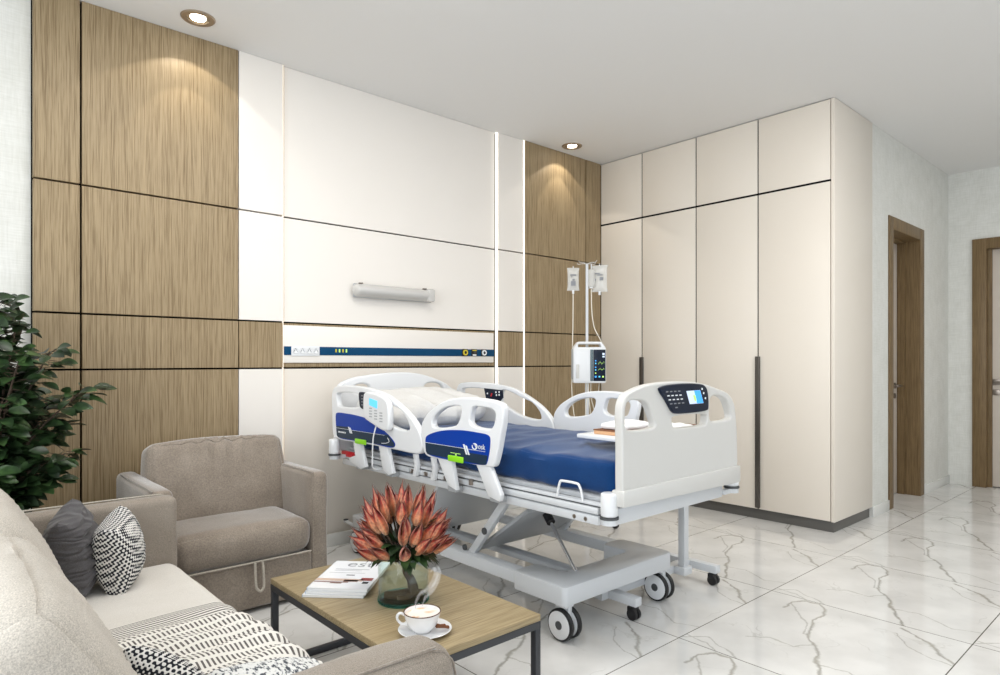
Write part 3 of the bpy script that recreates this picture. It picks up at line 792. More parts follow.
bump(t_, p_, rid, 0.5, 0.006)
pd = pillow('throw_pillow', 0.285, 0.15, basis((0.95, -0.30, 0.14), 6, (0.378, 2.540, 0.478)), M_greyf, wr(2, 0.012))
tag(pd, 'charcoal grey throw pillow with wavy ridges, wedged against the sofa back cushion', 'pillow', 'throw pillows on the sofa')
pc = pillow('throw_pillow', 0.245, 0.150, basis((0.90, -0.42, 0.14), 8, (0.506, 2.520, 0.458)), M_check, wr(5, 0.002))
tag(pc, 'black and white checked throw pillow standing against the far sofa arm', 'pillow', 'throw pillows on the sofa')
pn = pillow('throw_pillow', 0.21, 0.10, basis((0.75, 0.25, 0.60), 30, (0.395, 1.455, 0.420)), M_check2, wr(5, 0.002))
tag(pn, 'black and white woven throw pillow lying on the near end of the striped blanket', 'pillow', 'throw pillows on the sofa')

# striped throw blanket on the sofa seat
M_throw, t_, p_ = new_mat('striped throw')
uvn = N(t_, 'ShaderNodeTexCoord').outputs['UV']; sx_ = N(t_, 'ShaderNodeSeparateXYZ'); t_.links.new(uvn, sx_.inputs[0])
nzv = noisen(t_, uvn, 30, 2).outputs[0]
# u runs across (sofa depth), v along the sofa
U = mathn(t_, 'ADD', sx_.outputs[0], mathn(t_, 'MULTIPLY', sx_.outputs[1], 0.22)); V = sx_.outputs[1]
dash = mathn(t_, 'SINE', mathn(t_, 'MULTIPLY_ADD', U, 2*PI*62, mathn(t_, 'MULTIPLY', nzv, 1.2)))
row = mathn(t_, 'SINE', mathn(t_, 'MULTIPLY', V, 2*PI*26))
dk = mathn(t_, 'MULTIPLY', mathn(t_, 'GREATER_THAN', dash, 0.22), mathn(t_, 'GREATER_THAN', row, -0.6))
fine_ = mathn(t_, 'GREATER_THAN', mathn(t_, 'SINE', mathn(t_, 'MULTIPLY', V, 2*PI*62)), 0.15)
far = mathn(t_, 'GREATER_THAN', V, 0.86)
msk_ = mathn(t_, 'ADD', mathn(t_, 'MULTIPLY', dk, mathn(t_, 'SUBTRACT', 1.0, far)), mathn(t_, 'MULTIPLY', fine_, far))
t_.links.new(mixc(t_, msk_, srgb(230, 227, 220), srgb(104, 99, 96)), p_.inputs['Base Color'])
p_.inputs['Roughness'].default_value = 0.95; p_.inputs['Specular IOR Level'].default_value = 0.1
def throw_mesh():
    bm_ = bmesh.new(); uvl = bm_.loops.layers.uv.new('UVMap'); nu, nv = 70, 200; g = {}
    for i in range(nu+1):
        for j in range(nv+1):
            u = i/nu; v = j/nv                       # u: from the sofa back to the drape end, v: near -> far
            s = u*0.52; y = 1.32 + v*0.76 + 0.02*math.sin(u*3)
            y += (0.04*u*(v-0.5))
            xs, zs = 0.33, 0.3475
            bend = 0.728; L1 = bend-xs
            amp = (1-v**3)*min(1, (v+0.3)*2)
            ph = v*2*PI*6.6 + nz((u*3, v*4, 0), 1.2, 4)*2.2
            fold = (0.5+0.5*math.sin(ph))*0.034*amp*(0.45+0.7*u)
            lump = 0.010*nz((u*2, v*5, 1), 1.6, 7)*amp
            rad = 0.045
            if s < L1-rad: x, z, n = xs+s, zs, Vector((0, 0, 1))
            elif s < L1-rad+rad*PI/2:
                a = (s-(L1-rad))/rad; x = bend-rad+rad*math.sin(a); z = zs-rad+rad*math.cos(a); n = Vector((math.sin(a), 0, math.cos(a)))
            else:
                x = bend; z = zs-rad-(s-(L1-rad)-rad*PI/2); n = Vector((1, 0, 0))
            p = Vector((x, y, z)) + n*(fold+abs(lump)+0.004)
            vt = bm_.verts.new(p); g[(i, j)] = (vt, (s/0.76, v))
    for i in range(nu):
        for j in range(nv):
            c4 = [g[(i, j)], g[(i+1, j)], g[(i+1, j+1)], g[(i, j+1)]]
            f_ = bm_.faces.new([c[0] for c in c4])
            for l_, c in zip(f_.loops, c4): l_[uvl].uv = c[1]
    bmesh.ops.recalc_face_normals(bm_, faces=bm_.faces[:])
    bmesh.ops.solidify(bm_, geom=bm_.faces[:], thickness=0.003)
    me = bpy.data.meshes.new('throw_blanket'); bm_.to_mesh(me); bm_.free(); return me
tb = link_mesh('throw_blanket', throw_mesh(), M_throw)
tag(tb, 'rumpled cream throw blanket with grey dashed stripes spread over the sofa seat', 'blanket')
M_nub, t_, p_ = new_mat('nubby wool')
v_ = mapping(t_, (1, 0.45, 1), rot=(0, 0, 0.5))
vn_ = noisen(t_, v_, 130, 2, 0.6).outputs[0]
t_.links.new(ramp(t_, vn_, [(0.40, srgb(70, 76, 84)), (0.50, srgb(224, 224, 222))]), p_.inputs['Base Color']); p_.inputs['Roughness'].default_value = 1
bump(t_, p_, vn_, 0.8, 0.006)
fe = softbox((0.24, 0.12, 0.05), 0.024, (26, 16, 2), 0.012, lambda p, n: n*0.006*nz(p, 16, 2), T(0.57, 1.42, 0.390) @ R(-8, 'Z') @ R(4, 'Y'), 'knitted_scarf', M_nub)
tag(fe, 'white and grey knitted scarf folded on top of the striped blanket', 'scarf')

# ================================================================== COFFEE TABLE
TX0, TX1, TY0, TY1, TZ = 0.945, 1.435, 1.412, 2.300, 0.320
ct = thing('coffee_table', (1.19, 1.856, 0), 'rectangular coffee table with oak top and charcoal steel frame', 'coffee table')
MB().box(TX0, TX1, TY0, TY1, TZ-0.020, TZ, 0.0015).build('table_top', M_table, ct)
fr_ = MB(); b_ = 0.022
zz = TZ-0.0205
fr_.box(TX0, TX0+b_, TY0, TY1, zz-b_, zz).box(TX1-b_, TX1, TY0, TY1, zz-b_, zz).box(TX0+b_, TX1-b_, TY0, TY0+b_, zz-b_, zz).box(TX0+b_, TX1-b_, TY1-b_, TY1, zz-b_, zz)
fr_.build('apron_frame', M_tabmetal, ct, smooth=False)
for x in (TX0, TX1-b_):
    for y in (TY0, TY1-b_):
        MB().box(x, x+b_, y, y+b_, 0, zz-b_, 0.001).build('leg', M_tabmetal, ct)
for y in (TY0, TY1-b_): MB().box(TX0+b_, TX1-b_, y, y+b_, 0.0, b_, 0.001).build('floor_bar', M_tabmetal, ct)

# magazines
ang = math.atan2(-0.152, 0.141)   # direction of the short edge
ex = Vector((math.cos(ang), math.sin(ang), 0)); ey = Vector((-ex.y, ex.x, 0))
def magazine(dx, dy, rot, z, h, label, top=False):
    M = Matrix.Translation(Vector((0.958, 2.035, z)) + ex*dx + ey*dy) @ Matrix.Rotation(ang+math.radians(rot), 4, 'Z')
    W, D = 0.205, 0.290
    t = thing('magazine', (M @ Vector((0, 0, 0)))[:], label, 'magazine', 'magazines stacked on the coffee table')
    b = MB().mat(M_cover).box(0, W, 0, D, 0, h, 0.0008, 1, M); o = b.build('pages', None, t)
    b = MB().mat(M_cover).box(-0.001, W+0.001, -0.001, D+0.001, h, h+0.0006, 0, 1, M); cv = b.build('cover', None, t)
    MB().box(-0.0015, 0.0, -0.001, D+0.001, 0, h+0.0006, 0, 1, M).build('spine', plain('spine %.2f' % z, srgb(190, 205, 222), 0.5), t)
    if top:
        zt = h+0.0007
        text('title', 'est', 0.085, M @ T(0.055, 0.228, zt), M_txtg, cv, 0.0002)
        for (x0, x1, y0, y1, mt) in ((0.03, 0.155, 0.194, 0.198, M_txtg), (0.03, 0.13, 0.180, 0.182, M_txtg), (0.09, 0.12, 0.130, 0.137, M_txtk), (0.02, 0.15, 0.156, 0.158, M_txtg)):
            MB().box(x0, x1, y0, y1, zt, zt+0.0003, 0, 1, M).build('cover_line', mt, cv, smooth=False)
        # muted picture band, generic interior photo
        bandcol = plain('cover picture beige', srgb(206, 178, 160), 0.3); bandb = plain('cover picture brown', srgb(128, 92, 78), 0.3); bandr = plain('cover picture red', srgb(148, 52, 44), 0.3)
        for (x0, x1, y0, y1, mt) in ((0.0, 0.165, 0.072, 0.094, bandcol), (0.0, 0.12, 0.056, 0.064, bandb), (0.10, 0.15, 0.066, 0.084, bandb), (0.155, 0.196, 0.080, 0.108, bandr), (0.17, 0.19, 0.050, 0.070, M_txtk), (0.06, 0.10, 0.046, 0.054, bandb)):
            MB().box(x0, x1, y0, y1, zt+0.0002, zt+0.0006, 0, 1, M).build('cover_picture', mt, cv, smooth=False)
    return t
magazine(-0.012, -0.004, 2, TZ+0.0005, 0.009, 'magazine at the bottom of the stack on the coffee table')
magazine(-0.004, 0.002, 0.5, TZ+0.0106, 0.009, 'magazine in the middle of the stack on the coffee table')
magazine(0.0, 0.006, 0, TZ+0.0207, 0.0095, 'white magazine titled est on top of the stack on the coffee table', True)

# glass vase with water
vx, vy = 1.186, 1.800
vz = TZ+0.0005; VR = 0.083
gv = thing('glass_vase', (vx, vy, vz), 'wide clear glass cylinder vase with a teal base on the coffee table', 'vase')
MB().lathe([(0, 0.0), (VR-0.006, 0.0), (VR, 0.004), (VR, 0.150), (VR-0.0015, 0.152), (VR-0.004, 0.150), (VR-0.004, 0.012), (0, 0.010)], (vx, vy, vz), 56).build('glass', M_glass, gv)
MB().lathe([(0, -0.0002), (VR-0.002, -0.0002), (VR+0.0015, 0.002), (VR+0.0015, 0.009), (VR+0.0004, 0.010), (VR+0.0004, 0.0035), (0, 0.0008)], (vx, vy, vz), 56).build('base_ring', M_glassbase, gv)
MB().lathe([(0, 0.0105), (VR-0.0045, 0.0125), (VR-0.0045, 0.075), (0, 0.075)], (vx, vy, vz), 56).build('water', M_water, gv)

# flowering branch (protea-like buds on a gnarled stem)
fb = thing('flower_branch', (vx, vy, vz+0.012), 'bouquet of pointed coral and crimson buds on a gnarled stem standing in the glass vase', 'flowers')
tk = MB()
zb = vz+0.018
tk.tube([(vx-0.055, vy+0.028, zb+0.002), (vx-0.02, vy+0.0, zb+0.004), (vx+0.02, vy-0.02, zb+0.008), (vx+0.022, vy-0.012, zb+0.045), (vx+0.006, vy-0.002, zb+0.075), (vx+0.016, vy+0.006, zb+0.105), (vx+0.006, vy+0.004, zb+0.150)], 0.012, 10, radii=[0.012, 0.014, 0.020, 0.014, 0.010, 0.009, 0.011], smooth=5)
tk.tube([(vx+0.02, vy-0.02, zb+0.006), (vx+0.045, vy-0.035, zb+0.004), (vx+0.05, vy-0.02, zb+0.002)], 0.01, 8, radii=[0.013, 0.012, 0.006], smooth=4)
tk.tube([(vx-0.045, vy-0.03, zb+0.006), (vx-0.01, vy-0.035, zb+0.002), (vx+0.02, vy-0.02, zb+0.006)], 0.01, 8, radii=[0.006, 0.010, 0.012], smooth=4)
tk.tube([(vx+0.012, vy, zb+0.085), (vx-0.02, vy+0.01, zb+0.115), (vx-0.05, vy+0.02, zb+0.135)], 0.005, 8, radii=[0.007, 0.006, 0.004], smooth=4)
tk.tube([(vx+0.012, vy, zb+0.10), (vx+0.03, vy-0.01, zb+0.12), (vx+0.045, vy-0.015, zb+0.150)], 0.005, 8, radii=[0.006, 0.005, 0.004], smooth=4)
tk.build('trunk', M_water_st, fb)
# bud petal material: crimson along the split, coral and cream to the sides
M_bud, t_, p_ = new_mat('bud petals')
uvn = N(t_, 'ShaderNodeTexCoord').outputs['UV']; sx_ = N(t_, 'ShaderNodeSeparateXYZ'); t_.links.new(uvn, sx_.inputs[0])
side = ramp(t_, sx_.outputs[0], [(0.0, srgb(46, 8, 16)), (0.34, srgb(120, 16, 20)), (0.50, srgb(206, 80, 46)), (0.74, srgb(236, 188, 146)), (1.0, srgb(212, 150, 130))])
tip_ = ramp(t_, sx_.outputs[1], [(0.0, srgb(216, 190, 140)), (0.38, srgb(234, 150, 100)), (0.62, srgb(176, 44, 34)), (0.9, srgb(52, 8, 18))])
nb_ = noisen(t_, mapping(t_), 90, 3).outputs[0]
c_ = mixc(t_, 0.48, side, tip_)
c_ = mixc(t_, 0.6, c_, ramp(t_, nb_, [(0.34, (0.25, 0.12, 0.12, 1)), (0.6, (1, 1, 1, 1))]), 'MULTIPLY')
t_.links.new(c_, p_.inputs['Base Color']); p_.inputs['Roughness'].default_value = 0.55; p_.inputs['Sheen Weight'].default_value = 0.2
M_budin = plain('bud dark inside', srgb(70, 14, 22), 0.6)
def bud(p0, d, L, r, spin, seed):
    """pointed bud with a split front: 3 overlapping petals"""
    d = Vector(d).normalized(); q = d.to_track_quat('Z', 'Y').to_matrix().to_4x4()
    M = Matrix.Translation(p0) @ q @ R(spin, 'Z')
    bm_ = bmesh.new(); uvl = bm_.loops.layers.uv.new('UVMap'); rnd = random.Random(seed)
    for k in range(3):
        a0 = k*120+rnd.uniform(-8, 8); wid = 150 if k else 130; g = {}; nu, nv = 8, 10
        lean = rnd.uniform(-0.004, 0.006); Lk = L*rnd.uniform(0.88, 1.0)
        for i in range(nu+1):
            for j in range(nv+1):
                u = -1+2*i/nu; v = j/nv
                prof = max(0, math.sin(PI*min(1, v*0.94+0.06)**0.66))**1.05*0.98+0.02
                rr_ = r*prof*(1+0.04*k)
                wfac = (1-v**3)
                an = math.radians(a0+u*wid/2*wfac*(0.75+0.25*abs(math.cos(v))))
                flare = (abs(u)**2)*r*0.22*math.sin(v*PI)
                z = v*Lk
                g[(i, j)] = (bm_.verts.new(M @ Vector(((rr_+flare)*math.cos(an)+lean*v*v, (rr_+flare)*math.sin(an), z))), (1-abs(u), v))
        for i in range(nu):
            for j in range(nv):
                c4 = [g[(i, j)], g[(i+1, j)], g[(i+1, j+1)], g[(i, j+1)]]
                try:
                    f_ = bm_.faces.new([c[0] for c in c4])
                    for l_, c in zip(f_.loops, c4): l_[uvl].uv = c[1]
                except Exception: pass
    return bm_
def leafmesh(bm_, base, d, up, L, W, curl=0.25, n=5):
    d = Vector(d).normalized(); s = d.cross(Vector(up)); 
    if s.length < 1e-3: s = d.cross(Vector((1, 0, 0)))
    s.normalize(); nrm = s.cross(d)
    rows_ = []
    for i in range(n+1):
        v = i/n; w_ = W*math.sin(PI*min(1, 0.04+v*0.96)**0.85)**0.8 if v < 1 else 0.0
        c = Vector(base)+d*(L*v)-nrm*(curl*L*v*v)
        rows_.append([bm_.verts.new(c-s*w_/2+nrm*w_*0.14), bm_.verts.new(c), bm_.verts.new(c+s*w_/2+nrm*w_*0.14)])
    for A, B in zip(rows_, rows_[1:]):
        for k in (0, 1):
            try: bm_.faces.new((A[k], A[k+1], B[k+1], B[k]))
            except Exception: pass
# positions of bud tips relative to the crown centre, in the frame (right, toward viewer, up)
rt = Vector((0.745, -0.667, 0)); fw = Vector((-0.667, -0.745, 0)); UP = Vector((0, 0, 1))
crown = Vector((vx, vy, vz+0.156))
bud_spec = []
rndb = random.Random(11)
rings_ = [(0.0, 1, 0.0), (18, 5, 15), (34, 9, 0), (50, 12, 10), (64, 14, 0), (80, 16, 25)]
for (th, cnt, off) in rings_:
    for k in range(cnt):
        az = math.radians(off+360*k/cnt+rndb.uniform(-9, 9)); t2 = math.radians(th+rndb.uniform(-8, 7))
        dirv = (rt*math.sin(az)*math.sin(t2)*1.15 + fw*math.cos(az)*math.sin(t2)*0.75 + UP*math.cos(t2)).normalized()
        bud_spec.append((dirv, rndb.uniform(0.105, 0.135)))
for i, (dv, L) in enumerate(bud_spec):
    ell = 0.175 if dv.z > 0.85 else (0.155 if dv.z > 0.6 else (0.125 if dv.z > 0.4 else 0.105))
    p0 = crown + dv*ell*0.75 + Vector((0, 0, -0.010))
    d2_ = (dv*0.8+UP*0.35).normalized()
    bm_ = bud(p0, d2_, L*1.0, 0.0142+0.003*rndb.random(), rndb.uniform(0, 360), i)
    me = bpy.data.meshes.new('bud'); bm_.to_mesh(me); bm_.free()
    bo = link_mesh('bud', me, M_bud, fb)
    s0 = crown + Vector((0, 0, -0.03)) + dv*0.015
    MB().tube([s0, s0*0.45+p0*0.55+Vector((0, 0, -0.004)), p0+d2_*0.004], 0.003, 6, smooth=3).build('bud_stem', M_bark, bo)
bm_ = bmesh.new()
for i in range(64):
    az = random.uniform(0, 2*PI); el = random.uniform(-0.45, 0.45)
    dv = rt*math.sin(az)*1.1+fw*math.cos(az)+UP*el
    leafmesh(bm_, crown+dv.normalized()*random.uniform(0.02, 0.06)+Vector((0, 0, random.uniform(0.0, 0.03))), dv, UP, random.uniform(0.065, 0.095), random.uniform(0.030, 0.042), 0.30)
for i in range(26):
    az = random.uniform(0, 2*PI); dv = rt*math.sin(az)+fw*math.cos(az)+UP*1.2
    leafmesh(bm_, crown+dv.normalized()*random.uniform(0.03, 0.09), dv, UP, random.uniform(0.05, 0.07), 0.024, 0.2)
bmesh.ops.recalc_face_normals(bm_, faces=bm_.faces[:])
me = bpy.data.meshes.new('leaves'); bm_.to_mesh(me); bm_.free()
link_mesh('leaves', me, M_leaf, fb)

# coffee cup, saucer, cinnamon
cx, cy = 1.087, 1.538; z0 = TZ+0.0005
sc_ = MB().lathe([(0, 0.001), (0.030, 0.0), (0.034, 0.001), (0.072, 0.011), (0.0775, 0.0145), (0.0765, 0.0155), (0.070, 0.0135), (0.036, 0.005), (0, 0.0045)], (cx, cy, z0), 56).build('saucer', M_porc)
tag(sc_, 'round white porcelain saucer under the coffee cup', 'saucer')
ccx, ccy = cx-0.004, cy+0.008; zc = z0+0.0056
cup = thing('coffee_cup', (ccx, ccy, zc), 'white coffee cup with a thin brown rim, steaming on its saucer', 'cup')
MB().lathe([(0, 0.002), (0.024, 0.0), (0.027, 0.001), (0.030, 0.005), (0.043, 0.020), (0.050, 0.038), (0.0535, 0.056), (0.0515, 0.056), (0.048, 0.038), (0.040, 0.020), (0.026, 0.007), (0, 0.005)], (ccx, ccy, zc), 56).build('bowl', M_porc, cup)
MB().lathe([(0.0510, 0.0562), (0.0520, 0.0575), (0.0535, 0.0575), (0.0542, 0.0560), (0.0530, 0.0545)], (ccx, ccy, zc), 56).build('rim', M_rim, cup)
M_coffee, t_, p_ = new_mat('milk foam')
t_.links.new(ramp(t_, noisen(t_, mapping(t_), 28, 2).outputs[0], [(0.45, srgb(240, 232, 222)), (0.62, srgb(222, 180, 140))]), p_.inputs['Base Color'])
MB().lathe([(0, 0.0475), (0.0495, 0.0472), (0.0490, 0.044), (0, 0.043)], (ccx, ccy, zc), 48).build('milk_foam', M_coffee, cup)
hd = Vector((-0.80, 0.60, 0)).normalized()
hp = lambda a, z: Vector((ccx, ccy, zc))+hd*a+Vector((0, 0, z))
MB().tube([hp(0.050, 0.046), hp(0.062, 0.052), hp(0.071, 0.046), hp(0.071, 0.034), hp(0.060, 0.022), hp(0.044, 0.020)], 0.004, 8, smooth=5).build('handle', M_porc, cup)
cin = MB()
c0 = Vector((cx, cy, z0+0.0185))+rt*0.050+fw*0.008
for k in range(4):
    d = rt*math.cos(k*0.5-0.4)*0.020+fw*math.sin(k*0.9)*0.012+Vector((0, 0, 0.001*k)); o_ = Vector((0, 0, 0.0035*k*0.8))+fw*(0.004*(k-1.5))
    cin.tube([c0+o_-d, c0+o_, c0+o_+d], 0.0042, 8)
cn = cin.build('cinnamon_sticks', M_brown)
tag(cn, 'small brown bundle of cinnamon lying on the saucer rim', 'cinnamon')
# steam
st = MB()
sp0 = Vector((ccx, ccy, zc+0.062))
def sw_(pts, rad): st.tube([sp0+rt*a+UP*b+fw*c for a, b, c in pts], 0.004, 8, radii=rad, smooth=6)
sw_([(-0.020, 0.0, 0), (-0.018, 0.02, 0), (-0.006, 0.045, 0.003), (0.012, 0.055, 0), (0.030, 0.075, 0), (0.040, 0.10, 0.003), (0.034, 0.118, 0), (0.022, 0.105, 0)], [0.0015, 0.004, 0.005, 0.007, 0.011, 0.010, 0.006, 0.001])
sw_([(0.0, 0.01, 0.004), (0.010, 0.035, 0.004), (0.028, 0.055, 0.004), (0.044, 0.085, 0.0), (0.050, 0.11, 0), (0.044, 0.125, 0)], [0.001, 0.005, 0.009, 0.010, 0.006, 0.001])
so = st.build('steam', M_steam); tag(so, 'wisps of white steam curling up from the coffee cup', 'steam', kind='stuff')

# ================================================================== POTTED PLANT
px_, py_ = 0.195, 3.20
pp = thing('potted_plant', (px_, py_, 0), 'bushy dark green potted ficus behind the sofa by the wood panelling', 'plant')
MB().lathe([(0, 0.0), (0.11, 0.0), (0.115, 0.006), (0.150, 0.30), (0.156, 0.31), (0.146, 0.31), (0.140, 0.27), (0, 0.268)], (px_, py_, 0), 40).build('pot', M_pot, pp)
MB().lathe([(0, 0.286), (0.10, 0.284), (0.1405, 0.275), (0, 0.272)], (px_, py_, 0), 40).build('soil', M_soil, pp)
rp = random.Random(5); br = MB(); lv = bmesh.new(); bl = []
for k in range(48):
    az = rp.uniform(0, 2*PI); sp = rp.uniform(0.12, 0.33); top = rp.uniform(0.58, 1.36)
    if top > 1.15: sp *= 0.55
    b0 = Vector((px_+0.03*math.cos(az), py_+0.03*math.sin(az), 0.28))
    e = Vector((px_+sp*math.cos(az)*1.05-0.05*max(0, top-0.9), py_+sp*math.sin(az)*0.72, top))
    m1 = b0.lerp(e, 0.45)+Vector((0, 0, 0.12)); m1.x = px_+(m1.x-px_)*0.6; m1.y = py_+(m1.y-py_)*0.6
    pts = catmull([b0, m1, e], 12)
    br.tube(pts, 0.004, 6, radii=[0.008*(1-i/len(pts))+0.002 for i in range(len(pts))])
    for i in range(6, len(pts)):
        for q in range(4):
            c = pts[i]+Vector((rp.uniform(-.015, .015), rp.uniform(-.015, .015), rp.uniform(-.015, .015)))
            a2 = rp.uniform(0, 2*PI); d = Vector((math.cos(a2), math.sin(a2)*0.9, rp.uniform(-0.35, 0.55)))+(pts[i]-Vector((px_, py_, pts[i].z)))*1.5
            d.normalize()
            stem = rp.uniform(0.02, 0.05); b1 = c+d*stem
            L = rp.uniform(0.05, 0.078)
            tip = b1+d*L
            if tip.y > 3.53 or (tip.y < 2.86 and tip.z < 0.62): continue
            if tip.x > 0.64 and tip.y > 2.8 and tip.z < 0.7: continue
            bl.append((c, b1)); leafmesh(lv, b1, d, Vector((rp.uniform(-.6, .6)-.4, rp.uniform(-.6, .6)-.5, 1)), L, L*0.66, rp.uniform(0.05, 0.35), 6)
for c, b1 in bl: br.tube([c, b1], 0.0012, 4)
br.build('branches', M_bark, pp)
me = bpy.data.meshes.new('foliage'); lv.to_mesh(me); lv.free(); link_mesh('foliage', me, M_leaf, pp)

# ================================================================== HOSPITAL BED
BL, BR = 1.80, 2.66          # outer sides
BY0, BY1 = 1.40, 3.44
hb = thing('hospital_bed', (2.23, 2.42, 0), 'white adjustable hospital bed with blue side rail panels, headboard against the wall', 'hospital bed')
# --- base
bf = MB()
bf.box(1.875, 1.945, 1.83, 3.33, 0.165, 0.219, 0.006).box(2.515, 2.585, 1.83, 3.33, 0.165, 0.219, 0.006)
bf.build('base_rail', M_whitem, hb)
bx_ = MB().prism([(1.875, 1.700), (2.58, 1.700), (2.60, 1.72), (2.60, 1.98), (2.585, 2.0), (2.47, 2.0), (2.45, 1.985), (2.45, 1.86), (2.43, 1.845), (2.03, 1.845), (2.01, 1.86), (2.01, 1.985), (1.99, 2.0), (1.875, 2.0), (1.86, 1.985), (1.86, 1.715)], 'z', 0.148, 0.224, 0.006)
bx_.build('base_foot_beam', M_whitem, hb)
MB().box(1.86, 2.60, 3.22, 3.36, 0.150, 0.222, 0.012, 3).build('base_head_beam', M_whitem, hb)
MB().box(2.10, 2.16, 1.845, 3.22, 0.172, 0.200, 0.004).build('base_inner_rail', M_grey, hb)
def caster(x, y, pedal=True, out=-1):
    c = MB().mat(M_whitem).box(x-0.012, x+0.012, y-0.03, y+0.045, 0.075, 0.150, 0.006).cyl((x, y+0.02, 0.12), (x, y+0.02, 0.152), 0.022).cyl((x-0.028, y, 0.0645), (x+0.028, y, 0.0645), 0.010)
    co = c.build('caster', None, hb)
    for s in (-1, 1):
        xa, xb = x+s*0.013, x+s*0.034
        o = MB().mat(M_black).cyl((xa, y, 0.0645), (xb, y, 0.0645), 0.064, seg=40, bev=0.005).mat(M_white).cyl((xb-s*0.001, y, 0.0645), (xb+s*0.0025, y, 0.0645), 0.055, seg=40, bev=0.001).cyl((xa+s*0.001, y, 0.0645), (xa-s*0.002, y, 0.0645), 0.055, seg=40).mat(M_darkgrey).cyl((xb, y, 0.0645), (xb+s*0.004, y, 0.0645), 0.017, seg=24)
        o.build('wheel', None, co)
    if pedal:
        MB().mat(M_whitem).cyl((x-0.005, y+0.03, 0.142), (x-0.005, y+0.17, 0.150), 0.010, seg=12).cyl((x-0.005, y+0.165, 0.148), (x-0.005, y+0.165, 0.158), 0.013).mat(M_black).cyl((x-0.005, y+0.165, 0.158), (x-0.005, y+0.165, 0.162), 0.014).build('brake_bar', None, co)
        MB().mat(M_white).box(x-0.027, x+0.024, y-0.028, y+0.03, 0.132, 0.146, 0.005).mat(M_lime).cyl((x-0.004, y-0.006, 0.146), (x-0.004, y-0.006, 0.151), 0.018, bev=0.002).build('brake_pedal', None, co)
caster(1.910, 1.745); caster(2.556, 1.745); caster(1.90, 3.33); caster(2.56, 3.33)
# --- lift mechanism
def bar(p0, p1, wx, th, mat, name, bev=0.004):
    p0 = Vector(p0); p1 = Vector(p1); d = p1-p0; L = d.length
    M = Matrix.Translation((p0+p1)/2) @ Matrix((Vector((1, 0, 0)), Vector((0, d.z, -d.y)).normalized()*-1, d.normalized())).transposed().to_4x4()
    return MB().box(-wx/2, wx/2, -th/2, th/2, -L/2, L/2, bev, 2, M).build(name, mat, hb)
for x in (1.925, 2.535):
    bar((x, 2.345, 0.205), (x, 2.085, 0.515), 0.030, 0.036, M_whitem, 'lift_arm')
    if x > 2.2: bar((x+0.03 if x < 2.2 else x-0.03, 2.50, 0.515), (x+0.03 if x < 2.2 else x-0.03, 2.30, 0.33), 0.022, 0.03, M_whitem, 'lift_brace')
for x in (1.908,):
    MB().cyl((x+0.002, 2.235, 0.335), (x-0.004, 2.235, 0.335), 0.016).cyl((x+0.002, 2.375, 0.232), (x-0.006, 2.375, 0.232), 0.014).build('pivot_bolt', M_darkgrey, hb)
bar((2.23, 2.36, 0.215), (2.23, 2.02, 0.455), 0.52, 0.018, M_grey, 'lift_plate')
bar((2.22, 2.82, 0.205), (2.22, 2.60, 0.50), 0.60, 0.018, M_whitem, 'lift_plate')
MB().tube([(2.055, 1.815, 0.222), (2.16, 2.12, 0.44)], 0.0085, 12).build('actuator_rod', M_chrome, hb)
MB().cyl((2.13, 2.03, 0.375), (2.185, 2.19, 0.49), 0.020).box(2.12, 2.26, 2.02, 2.16, 0.455, 0.500, 0.006).box(2.0, 2.09, 2.12, 2.26, 0.470, 0.50, 0.004).build('actuator_motor', M_black, hb)
# --- deck frame
dk_ = MB()
for s, x in ((1, 1.84), (-1, 2.62)):
    dk_.box(x-0.020, x+0.020, 1.50, 3.40, 0.5115, 0.546, 0.006)
    dk_.box(x-0.024, x+0.010 if s > 0 else x+0.024, 1.50, 3.38, 0.551, 0.575, 0.004)
    dk_.box(x-0.018, x+0.018, 1.48, 3.38, 0.581, 0.591, 0.003)
dk_.box(1.86, 2.60, 1.45, 1.50, 0.515, 0.575, 0.006).box(1.86, 2.60, 3.35, 3.40, 0.515, 0.575, 0.006)
dk_.box(1.86, 2.60, 2.05, 2.09, 0.505, 0.56, 0.004).box(1.86, 2.60, 2.75, 2.79, 0.505, 0.56, 0.004)
dk_.build('deck_frame', M_whitem, hb)
MB().box(1.85, 2.61, 1.47, 3.37, 0.592, 0.610, 0.004).build('mattress_deck', M_grey, hb)
MB().box(1.832, 1.848, 1.49, 3.30, 0.5462, 0.5508).box(1.832, 1.848, 1.49, 3.30, 0.5752, 0.5808).build('rail_seam', M_darkgrey, hb)
MB().box(1.808, 1.83, 3.26, 3.39, 0.562, 0.592, 0.004).build('head_marker', M_red, hb)
# corner bumpers
for x, y, zl in ((1.826, 1.455, 0.553), (2.685, 1.455, 0.553), (1.745, 3.35, 0.583), (2.70, 3.35, 0.583)):
    bo = MB().cyl((x, y, zl), (x, y, zl+0.085), 0.031, seg=32, bev=0.008).build('corner_bumper', M_white, hb)
    MB().cyl((x, y, zl-0.008), (x, y, zl-0.0005), 0.034, seg=32).build('bumper_pad', M_darkgrey, bo)
    MB().box(min(x, 2.23)-0.0 if x < 2.23 else 2.60, 1.84 if x < 2.23 else x, y-0.014, y+0.014, zl-0.028, zl-0.0085, 0.003).cyl((x, y, zl-0.028), (x, y, zl-0.0085), 0.030, seg=28).build('bumper_bracket', M_whitem, bo)
# accessory loop on the near edge of the deck
for x in (1.825, 2.635):
    MB().tube([(x, 1.705, 0.588), (x, 1.700, 0.620), (x, 1.692, 0.643), (x, 1.68, 0.650), (x, 1.61, 0.650), (x, 1.595, 0.643), (x, 1.584, 0.620), (x, 1.578, 0.588)], 0.005, 10, smooth=3).build('retainer_loop', M_white, hb)

